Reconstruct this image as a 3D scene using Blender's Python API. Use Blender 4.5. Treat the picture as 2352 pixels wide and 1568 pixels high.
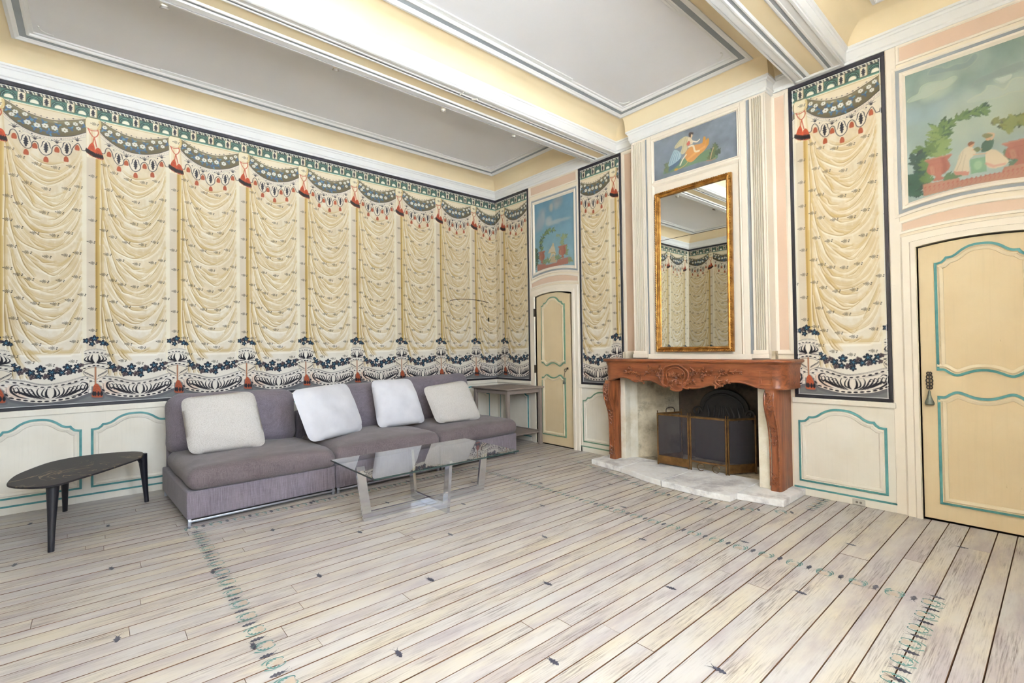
import bpy, bmesh, math, random
import numpy as np
from mathutils import Vector, Matrix

# ---------------------------------------------------------------- scene reset
for o in list(bpy.data.objects):
    bpy.data.objects.remove(o, do_unlink=True)
SC = bpy.context.scene
COL = SC.collection
random.seed(7)
RNG = np.random.RandomState(11)
PI = math.pi

# ---------------------------------------------------------------- camera
# calibrated from the photograph (2352 x 1568): room corner at the origin,
# wall_left is x = 0, wall_back is y = 0, camera 1.3 m above the boards
F_PX, YAW, PITCH, ROLL = 1103.53, 0.85529, 0.015738, -0.014016
CAM = np.array([5.7134, -4.6588, 1.3])
_fw = np.array([-math.sin(YAW)*math.cos(PITCH), math.cos(YAW)*math.cos(PITCH), math.sin(PITCH)])
_r = np.array([math.cos(YAW), math.sin(YAW), 0.0])
_u = np.cross(_r, _fw)
_rt = _r*math.cos(ROLL) + _u*math.sin(ROLL)
_up = -_r*math.sin(ROLL) + _u*math.cos(ROLL)
cam_data = bpy.data.cameras.new('camera')
cam_data.sensor_width = 36.0
cam_data.lens = F_PX*36.0/2352.0
cam_data.clip_start = 0.05
cam = bpy.data.objects.new('camera', cam_data)
COL.objects.link(cam)
cam.matrix_world = Matrix(((_rt[0], _up[0], -_fw[0], CAM[0]),
                           (_rt[1], _up[1], -_fw[1], CAM[1]),
                           (_rt[2], _up[2], -_fw[2], CAM[2]),
                           (0, 0, 0, 1)))
SC.camera = cam

# ---------------------------------------------------------------- light
SC.view_settings.view_transform = 'Standard'
SC.view_settings.look = 'None'
SC.view_settings.gamma = 1.0
SC.view_settings.use_curve_mapping = False
SC.view_settings.exposure = 1.36
SKY_STRENGTH = 12.0
W_ROOM, L_ROOM = 6.6, 5.42            # x: 0..6.6   y: -5.42..0
WINS_D = [(-5.36, -4.2), (-3.85, -2.75)]      # openings of wall_right (y0, y1)
WINS_C = []
WIN_Z = (1.45, 3.52)
world = bpy.data.worlds.new('daylight')
SC.world = world
world.use_nodes = True
_bg = world.node_tree.nodes['Background']
_bg.inputs[0].default_value = (0.74, 0.87, 1.0, 1.0)
_bg.inputs[1].default_value = SKY_STRENGTH
sun = bpy.data.lights.new('sun', 'SUN'); sun.energy = 330.0; sun.angle = .0093; sun.color = (.88, .94, 1.0)
sun_o = bpy.data.objects.new('sun', sun); COL.objects.link(sun_o)      # high over the house: lights the added bounce ground outside, never shines straight in
sun_o.rotation_euler = Vector((.10, .55, -.83)).to_track_quat('-Z', 'Y').to_euler()
def portal(loc, rot, sx, sy):
    l = bpy.data.lights.new('window_portal', 'AREA')
    l.shape = 'RECTANGLE'; l.size = sx; l.size_y = sy
    l.cycles.is_portal = True
    o = bpy.data.objects.new('window_portal', l); COL.objects.link(o)
    o.location = loc; o.rotation_euler = rot
for a, b in WINS_D:
    portal((W_ROOM+.05, (a+b)/2, sum(WIN_Z)/2), (PI/2, 0, PI/2), b-a, WIN_Z[1]-WIN_Z[0])
for a, b in WINS_C:
    portal(((a+b)/2, -L_ROOM-.05, sum(WIN_Z)/2), (PI/2, 0, 0), b-a, WIN_Z[1]-WIN_Z[0])

# ---------------------------------------------------------------- pixel -> world (a pixel is only a direction; the plane gives the distance)
def ray(px, py):
    return _fw + _rt*(px-1176)/F_PX - _up*(py-784)/F_PX
def on(ax, v, px, py):
    d = ray(px, py); t = (v-CAM[ax])/d[ax]
    return CAM + t*d
def onZ(px, py, z=0.0): return on(2, z, px, py)
def onB(px, py, y=0.0): q = on(1, y, px, py); return (q[0], q[2])
def onA(px, py, x=0.0): q = on(0, x, px, py); return (q[1], q[2])

# ---------------------------------------------------------------- colours and materials
def lin(c):
    c = c/255.0
    return c/12.92 if c <= 0.04045 else ((c+0.055)/1.055)**2.4
def S(h):
    if isinstance(h, str):
        h = h.lstrip('#'); h = [int(h[i:i+2], 16) for i in (0, 2, 4)]
    return tuple(lin(float(v)) for v in h)
class NT:
    def __init__(s, name):
        s.m = bpy.data.materials.new(name); s.m.use_nodes = True
        s.t = s.m.node_tree; s.b = s.t.nodes['Principled BSDF']
    def n(s, kind, **kw):
        x = s.t.nodes.new('ShaderNode'+kind)
        for k, v in kw.items():
            if k.startswith('i_'):
                key = k[2:]
                sock = x.inputs[int(key)] if key.isdigit() else x.inputs[key.replace('_', ' ')]
                if hasattr(v, 'links'): s.t.links.new(v, sock)
                else:
                    if isinstance(v, tuple) and len(v) == 3 and sock.type == 'RGBA': v = (*v, 1.0)
                    sock.default_value = v
            else: setattr(x, k, v)
        return x
    def link(s, a, b): s.t.links.new(a, b)
    def coord(s, scale=(1, 1, 1), rand=False, kind='Object'):
        tc = s.n('TexCoord'); src = tc.outputs[kind]
        if rand:
            oi = s.n('ObjectInfo')
            mm = s.n('Math', operation='MULTIPLY', i_0=oi.outputs['Random'], i_1=57.0)
            va = s.n('VectorMath', operation='ADD', i_0=src, i_1=mm.outputs[0]); src = va.outputs[0]
        mp = s.n('Mapping', i_Vector=src, i_Scale=scale)
        return mp.outputs[0]
    def noise(s, vec, scale, detail=4, rough=.55, dist=0.0):
        return s.n('TexNoise', i_Vector=vec, i_Scale=scale, i_Detail=detail, i_Roughness=rough, i_Distortion=dist).outputs['Fac']
    def ramp(s, fac, stops):
        r = s.n('ValToRGB', i_Fac=fac); e = r.color_ramp.elements
        while len(e) < len(stops): e.new(0.5)
        for el, (p, c) in zip(e, stops):
            el.position = p; el.color = (*c, 1.0) if len(c) == 3 else c
        return r.outputs[0]
    def mix(s, fac, a, b, blend='MIX'):
        x = s.n('Mix', data_type='RGBA', blend_type=blend)
        for sock, v in ((x.inputs[0], fac), (x.inputs[6], a), (x.inputs[7], b)):
            if hasattr(v, 'links'): s.t.links.new(v, sock)
            elif isinstance(v, tuple): sock.default_value = (*v, 1.0) if len(v) == 3 else v
            else: sock.default_value = v
        return x.outputs[2]
    def bump(s, h, strength=.3, dist=.01):
        b = s.n('Bump', i_Height=h, i_Strength=strength, i_Distance=dist)
        s.link(b.outputs[0], s.b.inputs['Normal'])
    def done(s, col=None, rough=.5, spec=.5, metal=0.0, **kw):
        if col is not None:
            if hasattr(col, 'links'): s.link(col, s.b.inputs['Base Color'])
            else: s.b.inputs['Base Color'].default_value = (*col, 1.0)
        for k, v in (('Roughness', rough), ('Specular IOR Level', spec), ('Metallic', metal)):
            if hasattr(v, 'links'): s.link(v, s.b.inputs[k])
            else: s.b.inputs[k].default_value = v
        for k, v in kw.items(): s.b.inputs[k].default_value = v
        return s.m
BW = ((0, 0, 0), (1, 1, 1))
def painted(name, c, c2=None, rough=.55, spec=.35, scale=3.0, amt=.35, grain=None, chips=None):
    """brushed paint: slow blotches of a second tone, optional vertical grain and chips to bare wood"""
    t = NT(name); a = S(c); b = S(c2) if c2 else tuple(v*.86 for v in a)
    v = t.coord()
    f = t.n('MapRange', i_0=t.noise(v, scale, 5), i_1=.35, i_2=.7, i_3=0.0, i_4=amt).outputs[0]
    col = t.mix(f, a, b)
    if grain:
        g = t.noise(t.coord((30, 30, 1.2)), 2.2, 4)
        gf = t.n('MapRange', i_0=g, i_1=.52, i_2=.75, i_3=0.0, i_4=grain).outputs[0]
        col = t.mix(gf, col, tuple(v*.72 for v in a))
    if chips:
        g = t.noise(t.coord((9, 9, 3.5)), 3.0, 6, .7)
        gf = t.n('MapRange', i_0=g, i_1=.70, i_2=.73, i_3=0.0, i_4=.75).outputs[0]
        col = t.mix(gf, col, S(chips))
    return t.done(col, rough, spec)
MAT = {}
MAT['white'] = painted('white_paint', '#ebe9e7', '#e3e1de', .5, .35, 2.0, .5)
MAT['casing'] = painted('casing_paint', '#ece1d1', '#e6d9c7', .45, .4, 2.5, .4)
MAT['cream'] = painted('cream_wall_paint', '#ecdfc9', '#e0d0b6', .55, .3, 2.0, .6)
MAT['dado'] = painted('dado_paint', '#e9e2d5', '#ddd3c2', .5, .35, 3.0, .7, grain=.16, chips='#8b7a66')
MAT['door'] = painted('door_paint', '#dcc8a4', '#d1b992', .5, .35, 2.2, .7, grain=.14, chips='#8a6a45')
MAT['moulding'] = painted('door_moulding_paint', '#e4d5b8', '#d6c3a0', .5, .35, 6.0, .7, chips='#7d5d3c')
MAT['teal'] = painted('teal_line_paint', '#5f9a98', '#3f7c80', .5, .3, 14.0, .8, chips='#47525a')
MAT['green'] = painted('green_line_paint', '#7d9d83', '#5d8672', .5, .3, 14.0, .8, chips='#47525a')
MAT['pink'] = painted('pink_panel_paint', '#dabfa9', '#d2b39b', .6, .25, 1.6, .6)
MAT['yellow'] = painted('yellow_cove_paint', '#e8d6b3', '#dfc8a0', .65, .2, 1.2, .6)
MAT['bluegrey'] = painted('blue_grey_line_paint', '#979b9e', '#888d91', .55, .3, 4.0, .6)
MAT['plaster'] = painted('ceiling_plaster', '#efedef', '#e6e3e4', .7, .2, .9, .6)
MAT['black_frame'] = painted('black_frame_paint', '#25222a', '#17151a', .4, .4, 6.0, .6)
MAT['dark_gap'] = NT('dark_joint').done(S('#2a1d16'), .9, .1)

# ---------------------------------------------------------------- mesh helpers
class MB:
    def __init__(s): s.v = []; s.f = []; s.m = []
    def add(s, vs, fs, mi=0):
        k = len(s.v); s.v += [tuple(float(c) for c in q) for q in vs]
        s.f += [tuple(i+k for i in f) for f in fs]; s.m += [mi]*len(fs); return s
    def quad(s, a, b, c, d, mi=0): return s.add([a, b, c, d], [(0, 1, 2, 3)], mi)
    def box(s, x0, x1, y0, y1, z0, z1, mi=0):
        return s.add([(x0, y0, z0), (x1, y0, z0), (x1, y1, z0), (x0, y1, z0), (x0, y0, z1), (x1, y0, z1), (x1, y1, z1), (x0, y1, z1)],
                     [(0, 3, 2, 1), (4, 5, 6, 7), (0, 1, 5, 4), (1, 2, 6, 5), (2, 3, 7, 6), (3, 0, 4, 7)], mi)
    def prism(s, pts, fn, h0, h1, mi=0):
        """2-D polygon extruded: fn(a, b, h) -> point"""
        n = len(pts); lo = [fn(a, b, h0) for a, b in pts]; hi = [fn(a, b, h1) for a, b in pts]
        return s.add(lo+hi, [tuple(range(n))[::-1], tuple(range(n, 2*n))] + [(i, (i+1) % n, n+(i+1) % n, n+i) for i in range(n)], mi)
    def rings(s, R, closed=True, cap0=False, cap1=False, mi=0):
        n = len(R[0]); vs = [q for r in R for q in r]; fs = []
        for k in range(len(R)-1):
            for i in range(n if closed else n-1):
                j = (i+1) % n
                fs.append((k*n+i, k*n+j, (k+1)*n+j, (k+1)*n+i))
        if cap0: fs.append(tuple(range(n))[::-1])
        if cap1: fs.append(tuple(range((len(R)-1)*n, len(R)*n)))
        return s.add(vs, fs, mi)
    def tube(s, path, r, n=8, caps=True, mi=0):
        P = [Vector(q) for q in path]; R = []
        rr = r if isinstance(r, (list, tuple)) else [r]*len(P)
        t = (P[1]-P[0]).normalized(); up = Vector((0, 0, 1)) if abs(t.z) < .9 else Vector((1, 0, 0))
        for i, q in enumerate(P):
            a = P[max(i-1, 0)]; b = P[min(i+1, len(P)-1)]
            t = (b-a).normalized(); x = t.cross(up).normalized(); y = x.cross(t).normalized(); up = y
            R.append([q + (x*math.cos(2*PI*k/n)+y*math.sin(2*PI*k/n))*rr[i] for k in range(n)])
        return s.rings(R, True, caps, caps, mi)
    def lathe(s, prof, c=(0, 0, 0), n=16, mi=0):
        R = [[(c[0]+r*math.cos(2*PI*k/n), c[1]+r*math.sin(2*PI*k/n), c[2]+z) for k in range(n)] for r, z in prof]
        return s.rings(R, True, True, True, mi)
    def shift(s, d): s.v = [(a+d[0], b+d[1], c+d[2]) for a, b, c in s.v]; return s
def wloc(o):
    q = Vector((0, 0, 0))
    while o is not None: q += o.location; o = o.parent
    return q
def build(name, mb, mats, parent=None, smooth=False, bevel=0.0, loc=None, bseg=2, recalc=True):
    """links ONE mesh object; mb holds world coordinates, the object's origin is its parent's (or loc)"""
    if isinstance(mats, str): mats = [mats]
    me = bpy.data.meshes.new(name)
    org = wloc(parent) if parent is not None else Vector((0, 0, 0))
    if loc is not None: org = Vector(loc)
    me.from_pydata([(a-org.x, b-org.y, c-org.z) for a, b, c in mb.v], [], mb.f)
    for q in mats: me.materials.append(MAT[q] if isinstance(q, str) else q)
    if len(mats) > 1: me.polygons.foreach_set('material_index', mb.m)
    if bevel or recalc:
        bm = bmesh.new(); bm.from_mesh(me)
        bmesh.ops.remove_doubles(bm, verts=bm.verts, dist=1e-6)
        bmesh.ops.recalc_face_normals(bm, faces=bm.faces)
        if bevel:
            ed = [e for e in bm.edges if len(e.link_faces) == 2 and e.calc_face_angle(0) > .5]
            bmesh.ops.bevel(bm, geom=ed, offset=bevel, segments=bseg, affect='EDGES', profile=.6)
        bm.to_mesh(me); bm.free()
    if smooth: smooth_mesh(me)
    o = bpy.data.objects.new(name, me); COL.objects.link(o)
    if parent is not None:
        o.parent = parent; o.location = org - wloc(parent)
    else: o.location = org
    return o
def smooth_mesh(me, ang=.7):
    me.polygons.foreach_set('use_smooth', [True]*len(me.polygons))
    try: me.set_sharp_from_angle(angle=ang)
    except Exception: pass
def tag(o, label=None, cat=None, group=None, kind=None):
    for k, v in (('label', label), ('category', cat), ('group', group), ('kind', kind)):
        if v: o[k] = v
    return o
def thing(name, label, cat, loc=(0, 0, 0), group=None, rotz=0.0):
    o = bpy.data.objects.new(name, None); COL.objects.link(o)
    o.location = loc; o.rotation_euler = (0, 0, rotz); o.empty_display_size = .1
    return tag(o, label, cat, group)
def struct(name, label, loc=(0, 0, 0)):
    o = bpy.data.objects.new(name, None); COL.objects.link(o); o.location = loc; o.empty_display_size = .1
    o['kind'] = 'structure'; o['label'] = label
    return o
def crom(pts, n=8, closed=False):
    """Catmull-Rom through 2-D/3-D points"""
    P = [np.array(q, float) for q in pts]; out = []; N = len(P)
    rng = range(N if closed else N-1)
    for i in rng:
        if closed: a, b, c, d = P[(i-1) % N], P[i], P[(i+1) % N], P[(i+2) % N]
        else: a, b, c, d = P[max(i-1, 0)], P[i], P[i+1], P[min(i+2, N-1)]
        for k in range(n):
            t = k/n
            out.append(.5*((2*b)+(c-a)*t+(2*a-5*b+4*c-d)*t*t+(3*b-a-3*c+d)*t**3))
    if not closed: out.append(P[-1])
    return [tuple(q) for q in out]
def offset_poly(pts, d):
    """inward offset (counter-clockwise polygon) with mitres"""
    P = [np.array(q, float) for q in pts]; N = len(P); out = []
    ar = sum(P[i][0]*P[(i+1) % N][1]-P[(i+1) % N][0]*P[i][1] for i in range(N))
    sg = 1 if ar > 0 else -1
    for i in range(N):
        a, b, c = P[i-1], P[i], P[(i+1) % N]
        e1 = (b-a)/(np.linalg.norm(b-a)+1e-9); e2 = (c-b)/(np.linalg.norm(c-b)+1e-9)
        n1 = np.array([-e1[1], e1[0]])*sg; n2 = np.array([-e2[1], e2[0]])*sg
        m = n1+n2; l = max(np.dot(m, m), .5); out.append(tuple(b+m*(2*d/l)))
    return out
WB = lambda a, b, h: (a, -h, b)          # on wall_back: x, z, height off the wall
WA = lambda a, b, h: (h, a, b)           # on wall_left: y, z, height off the wall
def frame(mb, outline, prof, fn, cap=None):
    """moulding that follows a closed outline; prof = [(inset, height, material index of the band that starts here)]"""
    prev = None
    for d, h, mi in prof:
        r = [fn(a, b, h) for a, b in offset_poly(outline, d)]
        if prev is not None: mb.rings([prev[0], r], True, mi=prev[1])
        prev = (r, mi)
    if cap is not None: mb.add([fn(a, b, prof[-1][1]) for a, b in outline], [tuple(range(len(outline)))], cap)
    return mb
def rect(x0, x1, z0, z1): return [(x0, z0), (x1, z0), (x1, z1), (x0, z1)]
def softbox(hx, hy, hz, r, n=10, puff=0.0, wr=0.0, seed=0, puff_b=0.0):
    """rounded, puffed cushion block centred on the origin"""
    bm = bmesh.new(); bmesh.ops.create_cube(bm, size=2.0)
    bmesh.ops.subdivide_edges(bm, edges=bm.edges[:], cuts=n, use_grid_fill=True)
    rs = np.random.RandomState(seed); ph = rs.rand(6)*6.28; h = Vector((hx, hy, hz))
    for v in bm.verts:
        u = [math.copysign(abs(c)**.8, c) for c in v.co]
        q = Vector((u[0]*hx, u[1]*hy, u[2]*hz))
        c = Vector([max(-(h[i]-r), min(h[i]-r, q[i])) for i in range(3)])
        d = q-c
        if d.length > 1e-6: q = c + d.normalized()*r
        fx, fy = q.x/hx, q.y/hy
        k = max(0, 1-fx*fx)*max(0, 1-fy*fy)
        if q.z > 0: q.z += puff*k**.7
        else: q.z -= puff_b*k**.7
        if wr:
            q.z += wr*(math.sin(q.x*23+ph[0]+3*math.sin(q.y*9+ph[1]))*.5+math.sin(q.y*31+ph[2]+2*math.sin(q.x*11+ph[3]))*.5)*(1 if q.z > 0 else 0)
            q.y += wr*.8*math.sin(q.x*17+q.z*21+ph[4]); q.x += wr*.8*math.sin(q.y*13+q.z*19+ph[5])
        v.co = q
    bmesh.ops.recalc_face_normals(bm, faces=bm.faces)
    return bm
def bm_obj(name, bm, mats, parent=None, smooth=True):
    me = bpy.data.meshes.new(name); bm.to_mesh(me); bm.free()
    if isinstance(mats, str): mats = [mats]
    for q in mats: me.materials.append(MAT[q])
    if smooth: smooth_mesh(me, 1.2)
    o = bpy.data.objects.new(name, me); COL.objects.link(o)
    if parent is not None: o.parent = parent
    return o

# ================================================================ PAINTER: flat print (wallpaper, pictures) rasterised into the colour attribute of a fine grid
class Canvas:
    def __init__(s, u0, u1, z0, z1, res, col, period=None):
        s.u0, s.z0, s.res, s.P = u0, z0, res, period
        s.W, s.H = int(round((u1-u0)/res)), int(round((z1-z0)/res))
        s.a = np.empty((s.H, s.W, 3), np.float32); s.a[:] = s.c(col)
    @staticmethod
    def c(h):
        if isinstance(h, str):
            h = h.lstrip('#'); return np.array([int(h[i:i+2], 16)/255.0 for i in (0, 2, 4)], np.float32)
        return np.array(h, np.float32)
    def box(s, x0, x1, y0, y1):
        i0 = max(int((x0-s.u0)/s.res)-1, 0); i1 = min(int((x1-s.u0)/s.res)+2, s.W)
        j0 = max(int((y0-s.z0)/s.res)-1, 0); j1 = min(int((y1-s.z0)/s.res)+2, s.H)
        if i1 <= i0 or j1 <= j0: return None
        X = s.u0+(np.arange(i0, i1)+.5)*s.res; Y = s.z0+(np.arange(j0, j1)+.5)*s.res
        return (slice(j0, j1), slice(i0, i1)), X[None, :], Y[:, None]
    def blend(s, sl, cov, col, alpha=1.0):
        k = (cov*alpha)[..., None].astype(np.float32)
        s.a[sl] = s.a[sl]*(1-k)+s.c(col)*k
    def shifts(s): return (0.0,) if not s.P else (-2*s.P, -s.P, 0.0, s.P)
    def poly(s, pts, col, alpha=1.0):
        P = np.array(pts, float)
        for d in s.shifts():
            Q = P+np.array([d, 0]); b = s.box(Q[:, 0].min(), Q[:, 0].max(), Q[:, 1].min(), Q[:, 1].max())
            if b is None: continue
            sl, X, Y = b; ins = np.zeros((Y.shape[0], X.shape[1]), bool)
            for i in range(len(Q)):
                (x1, y1), (x2, y2) = Q[i-1], Q[i]
                if y1 == y2: continue
                ins ^= ((y1 > Y) != (y2 > Y)) & (X < (x2-x1)*(Y-y1)/(y2-y1)+x1)
            s.blend(sl, ins.astype(np.float32), col, alpha)
    def stroke(s, pts, w, col, alpha=1.0, soft=0.0):
        P = np.array(pts, float); n = len(P)
        if n < 2: return
        wv = np.full(n, float(w)) if np.isscalar(w) else np.interp(np.linspace(0, 1, n), np.linspace(0, 1, len(w)), w)
        wv = np.maximum(wv/2, s.res*.55); m = wv.max()+soft+s.res
        for d in s.shifts():
            Q = P+np.array([d, 0]); b = s.box(Q[:, 0].min()-m, Q[:, 0].max()+m, Q[:, 1].min()-m, Q[:, 1].max()+m)
            if b is None: continue
            sl, X, Y = b; cov = np.zeros((Y.shape[0], X.shape[1]), np.float32)
            oi, oj = sl[1].start, sl[0].start
            for i in range(n-1):
                a, c = Q[i], Q[i+1]; mm = max(wv[i], wv[i+1])+soft+s.res
                bb = s.box(min(a[0], c[0])-mm, max(a[0], c[0])+mm, min(a[1], c[1])-mm, max(a[1], c[1])+mm)
                if bb is None: continue
                l2, X2, Y2 = bb; e = c-a; L = float(e @ e)+1e-12
                t = np.clip(((X2-a[0])*e[0]+(Y2-a[1])*e[1])/L, 0, 1)
                dd = np.hypot(X2-a[0]-t*e[0], Y2-a[1]-t*e[1]); ww = wv[i]+(wv[i+1]-wv[i])*t
                k = np.clip((ww+soft-dd)/(soft+s.res)+.0, 0, 1).astype(np.float32)
                sub = (slice(l2[0].start-oj, l2[0].stop-oj), slice(l2[1].start-oi, l2[1].stop-oi))
                cov[sub] = np.maximum(cov[sub], k)
            s.blend(sl, cov, col, alpha)
    def ell(s, cx, cy, rx, ry, col, alpha=1.0, rot=0.0, soft=0.0):
        m = max(rx, ry)*(1+soft)
        for d in s.shifts():
            b = s.box(cx+d-m, cx+d+m, cy-m, cy+m)
            if b is None: continue
            sl, X, Y = b; dx, dy = X-cx-d, Y-cy
            A = (dx*math.cos(rot)+dy*math.sin(rot))/rx; B = (-dx*math.sin(rot)+dy*math.cos(rot))/ry
            q = np.sqrt(A*A+B*B); e = max(soft, s.res/max(min(rx, ry), 1e-6))
            s.blend(sl, np.clip((1+e*.5-q)/e, 0, 1), col, alpha)
    def fbm(s, scale, seed=0, oct=4, stretch=(1, 1)):
        rs = np.random.RandomState(seed); out = np.zeros((s.H, s.W), np.float32); amp = 1; tot = 0
        for o in range(oct):
            gw = max(2, int(s.W*s.res/scale*2**o*stretch[0])+2); gh = max(2, int(s.H*s.res/scale*2**o*stretch[1])+2)
            g = rs.rand(gh, gw).astype(np.float32)
            if s.P: g[:, -1] = g[:, 0]
            x = np.linspace(0, gw-1.001, s.W); y = np.linspace(0, gh-1.001, s.H)
            i = x.astype(int); j = y.astype(int); fx = x-i; fy = y-j
            fx = fx*fx*(3-2*fx); fy = (fy*fy*(3-2*fy))[:, None]
            v = (g[j][:, i]*(1-fx)+g[j][:, i+1]*fx)*(1-fy)+(g[j+1][:, i]*(1-fx)+g[j+1][:, i+1]*fx)*fy
            out += amp*v; tot += amp; amp *= .5
        return out/tot
    def leaf(s, x, y, ang, L, wd, col, alpha=1.0, lobes=4, jag=.35):
        """lobed leaf blade"""
        n = lobes*4+1; up = []; dn = []
        for i in range(n):
            t = i/(n-1); r = math.sin(PI*min(t*1.05, 1))**.7*wd*(1-jag*(.5+.5*math.cos(t*lobes*2*PI)))
            up.append((t*L, r)); dn.append((t*L, -r))
        ca, sa = math.cos(ang), math.sin(ang)
        s.poly([(x+a*ca-b*sa, y+a*sa+b*ca) for a, b in up+dn[::-1]], col, alpha)
    def down(s, k):
        h, w = s.H//k*k, s.W//k*k
        return s.a[:h, :w].reshape(h//k, k, w//k, k, 3).mean((1, 3))
def to_lin(a):
    a = np.clip(a, 0, 1)
    return np.where(a <= .04045, a/12.92, ((a+.055)/1.055)**2.4)
def colour_grid(name, img, u0, u1, z0, z1, material, zlow=None):
    """fine grid in local x (u) / z, facing -y, colour attribute Col; zlow(u) gives a curved lower edge"""
    H, W = img.shape[:2]; L = to_lin(img)
    U = np.linspace(u0, u1, W); V = np.linspace(0, 1, H)
    X = np.tile(U, (H, 1)); lo = np.full(W, z0) if zlow is None else np.array([zlow(q) for q in U])
    Z = lo[None, :]+(z1-lo)[None, :]*V[:, None]
    if zlow is not None:
        J = np.clip(((Z-z0)/(z1-z0)*(H-1)).round().astype(int), 0, H-1); L = L[J, np.tile(np.arange(W), (H, 1))]
    co = np.stack([X, np.zeros_like(X), Z], -1).reshape(-1, 3).astype(np.float32)
    idx = np.arange(H*W).reshape(H, W)
    q = np.stack([idx[:-1, :-1], idx[:-1, 1:], idx[1:, 1:], idx[1:, :-1]], -1).reshape(-1, 4).astype(np.int32)
    me = bpy.data.meshes.new(name); nf = len(q)
    me.vertices.add(len(co)); me.vertices.foreach_set('co', co.ravel())
    me.loops.add(nf*4); me.loops.foreach_set('vertex_index', q.ravel())
    me.polygons.add(nf); me.polygons.foreach_set('loop_start', np.arange(0, nf*4, 4, dtype=np.int32))
    me.update(calc_edges=True)
    at = me.color_attributes.new('Col', 'BYTE_COLOR', 'POINT')
    rgba = np.ones((H*W, 4), np.float32); rgba[:, :3] = L.reshape(-1, 3)
    at.data.foreach_set('color', rgba.ravel())
    me.materials.append(material)
    return me
def print_mat(name, rough=.6, spec=.25, age=.10, tint='#c9b48c', dim=.88):
    t = NT(name); a = t.n('Attribute', attribute_name='Col')
    f = t.n('MapRange', i_0=t.noise(t.coord((1, 1, 1), True), 3.5, 5), i_1=.4, i_2=.75, i_3=0.0, i_4=age).outputs[0]
    col = t.mix(f, t.mix(1.0, a.outputs['Color'], (dim, dim, dim), 'MULTIPLY'), S(tint), 'MULTIPLY')
    return t.done(col, rough, spec)
MAT['wallpaper'] = print_mat('printed_wallpaper', .62, .22, .25)
MAT['oil'] = print_mat('painted_canvas', .5, .3, .12)

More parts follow.
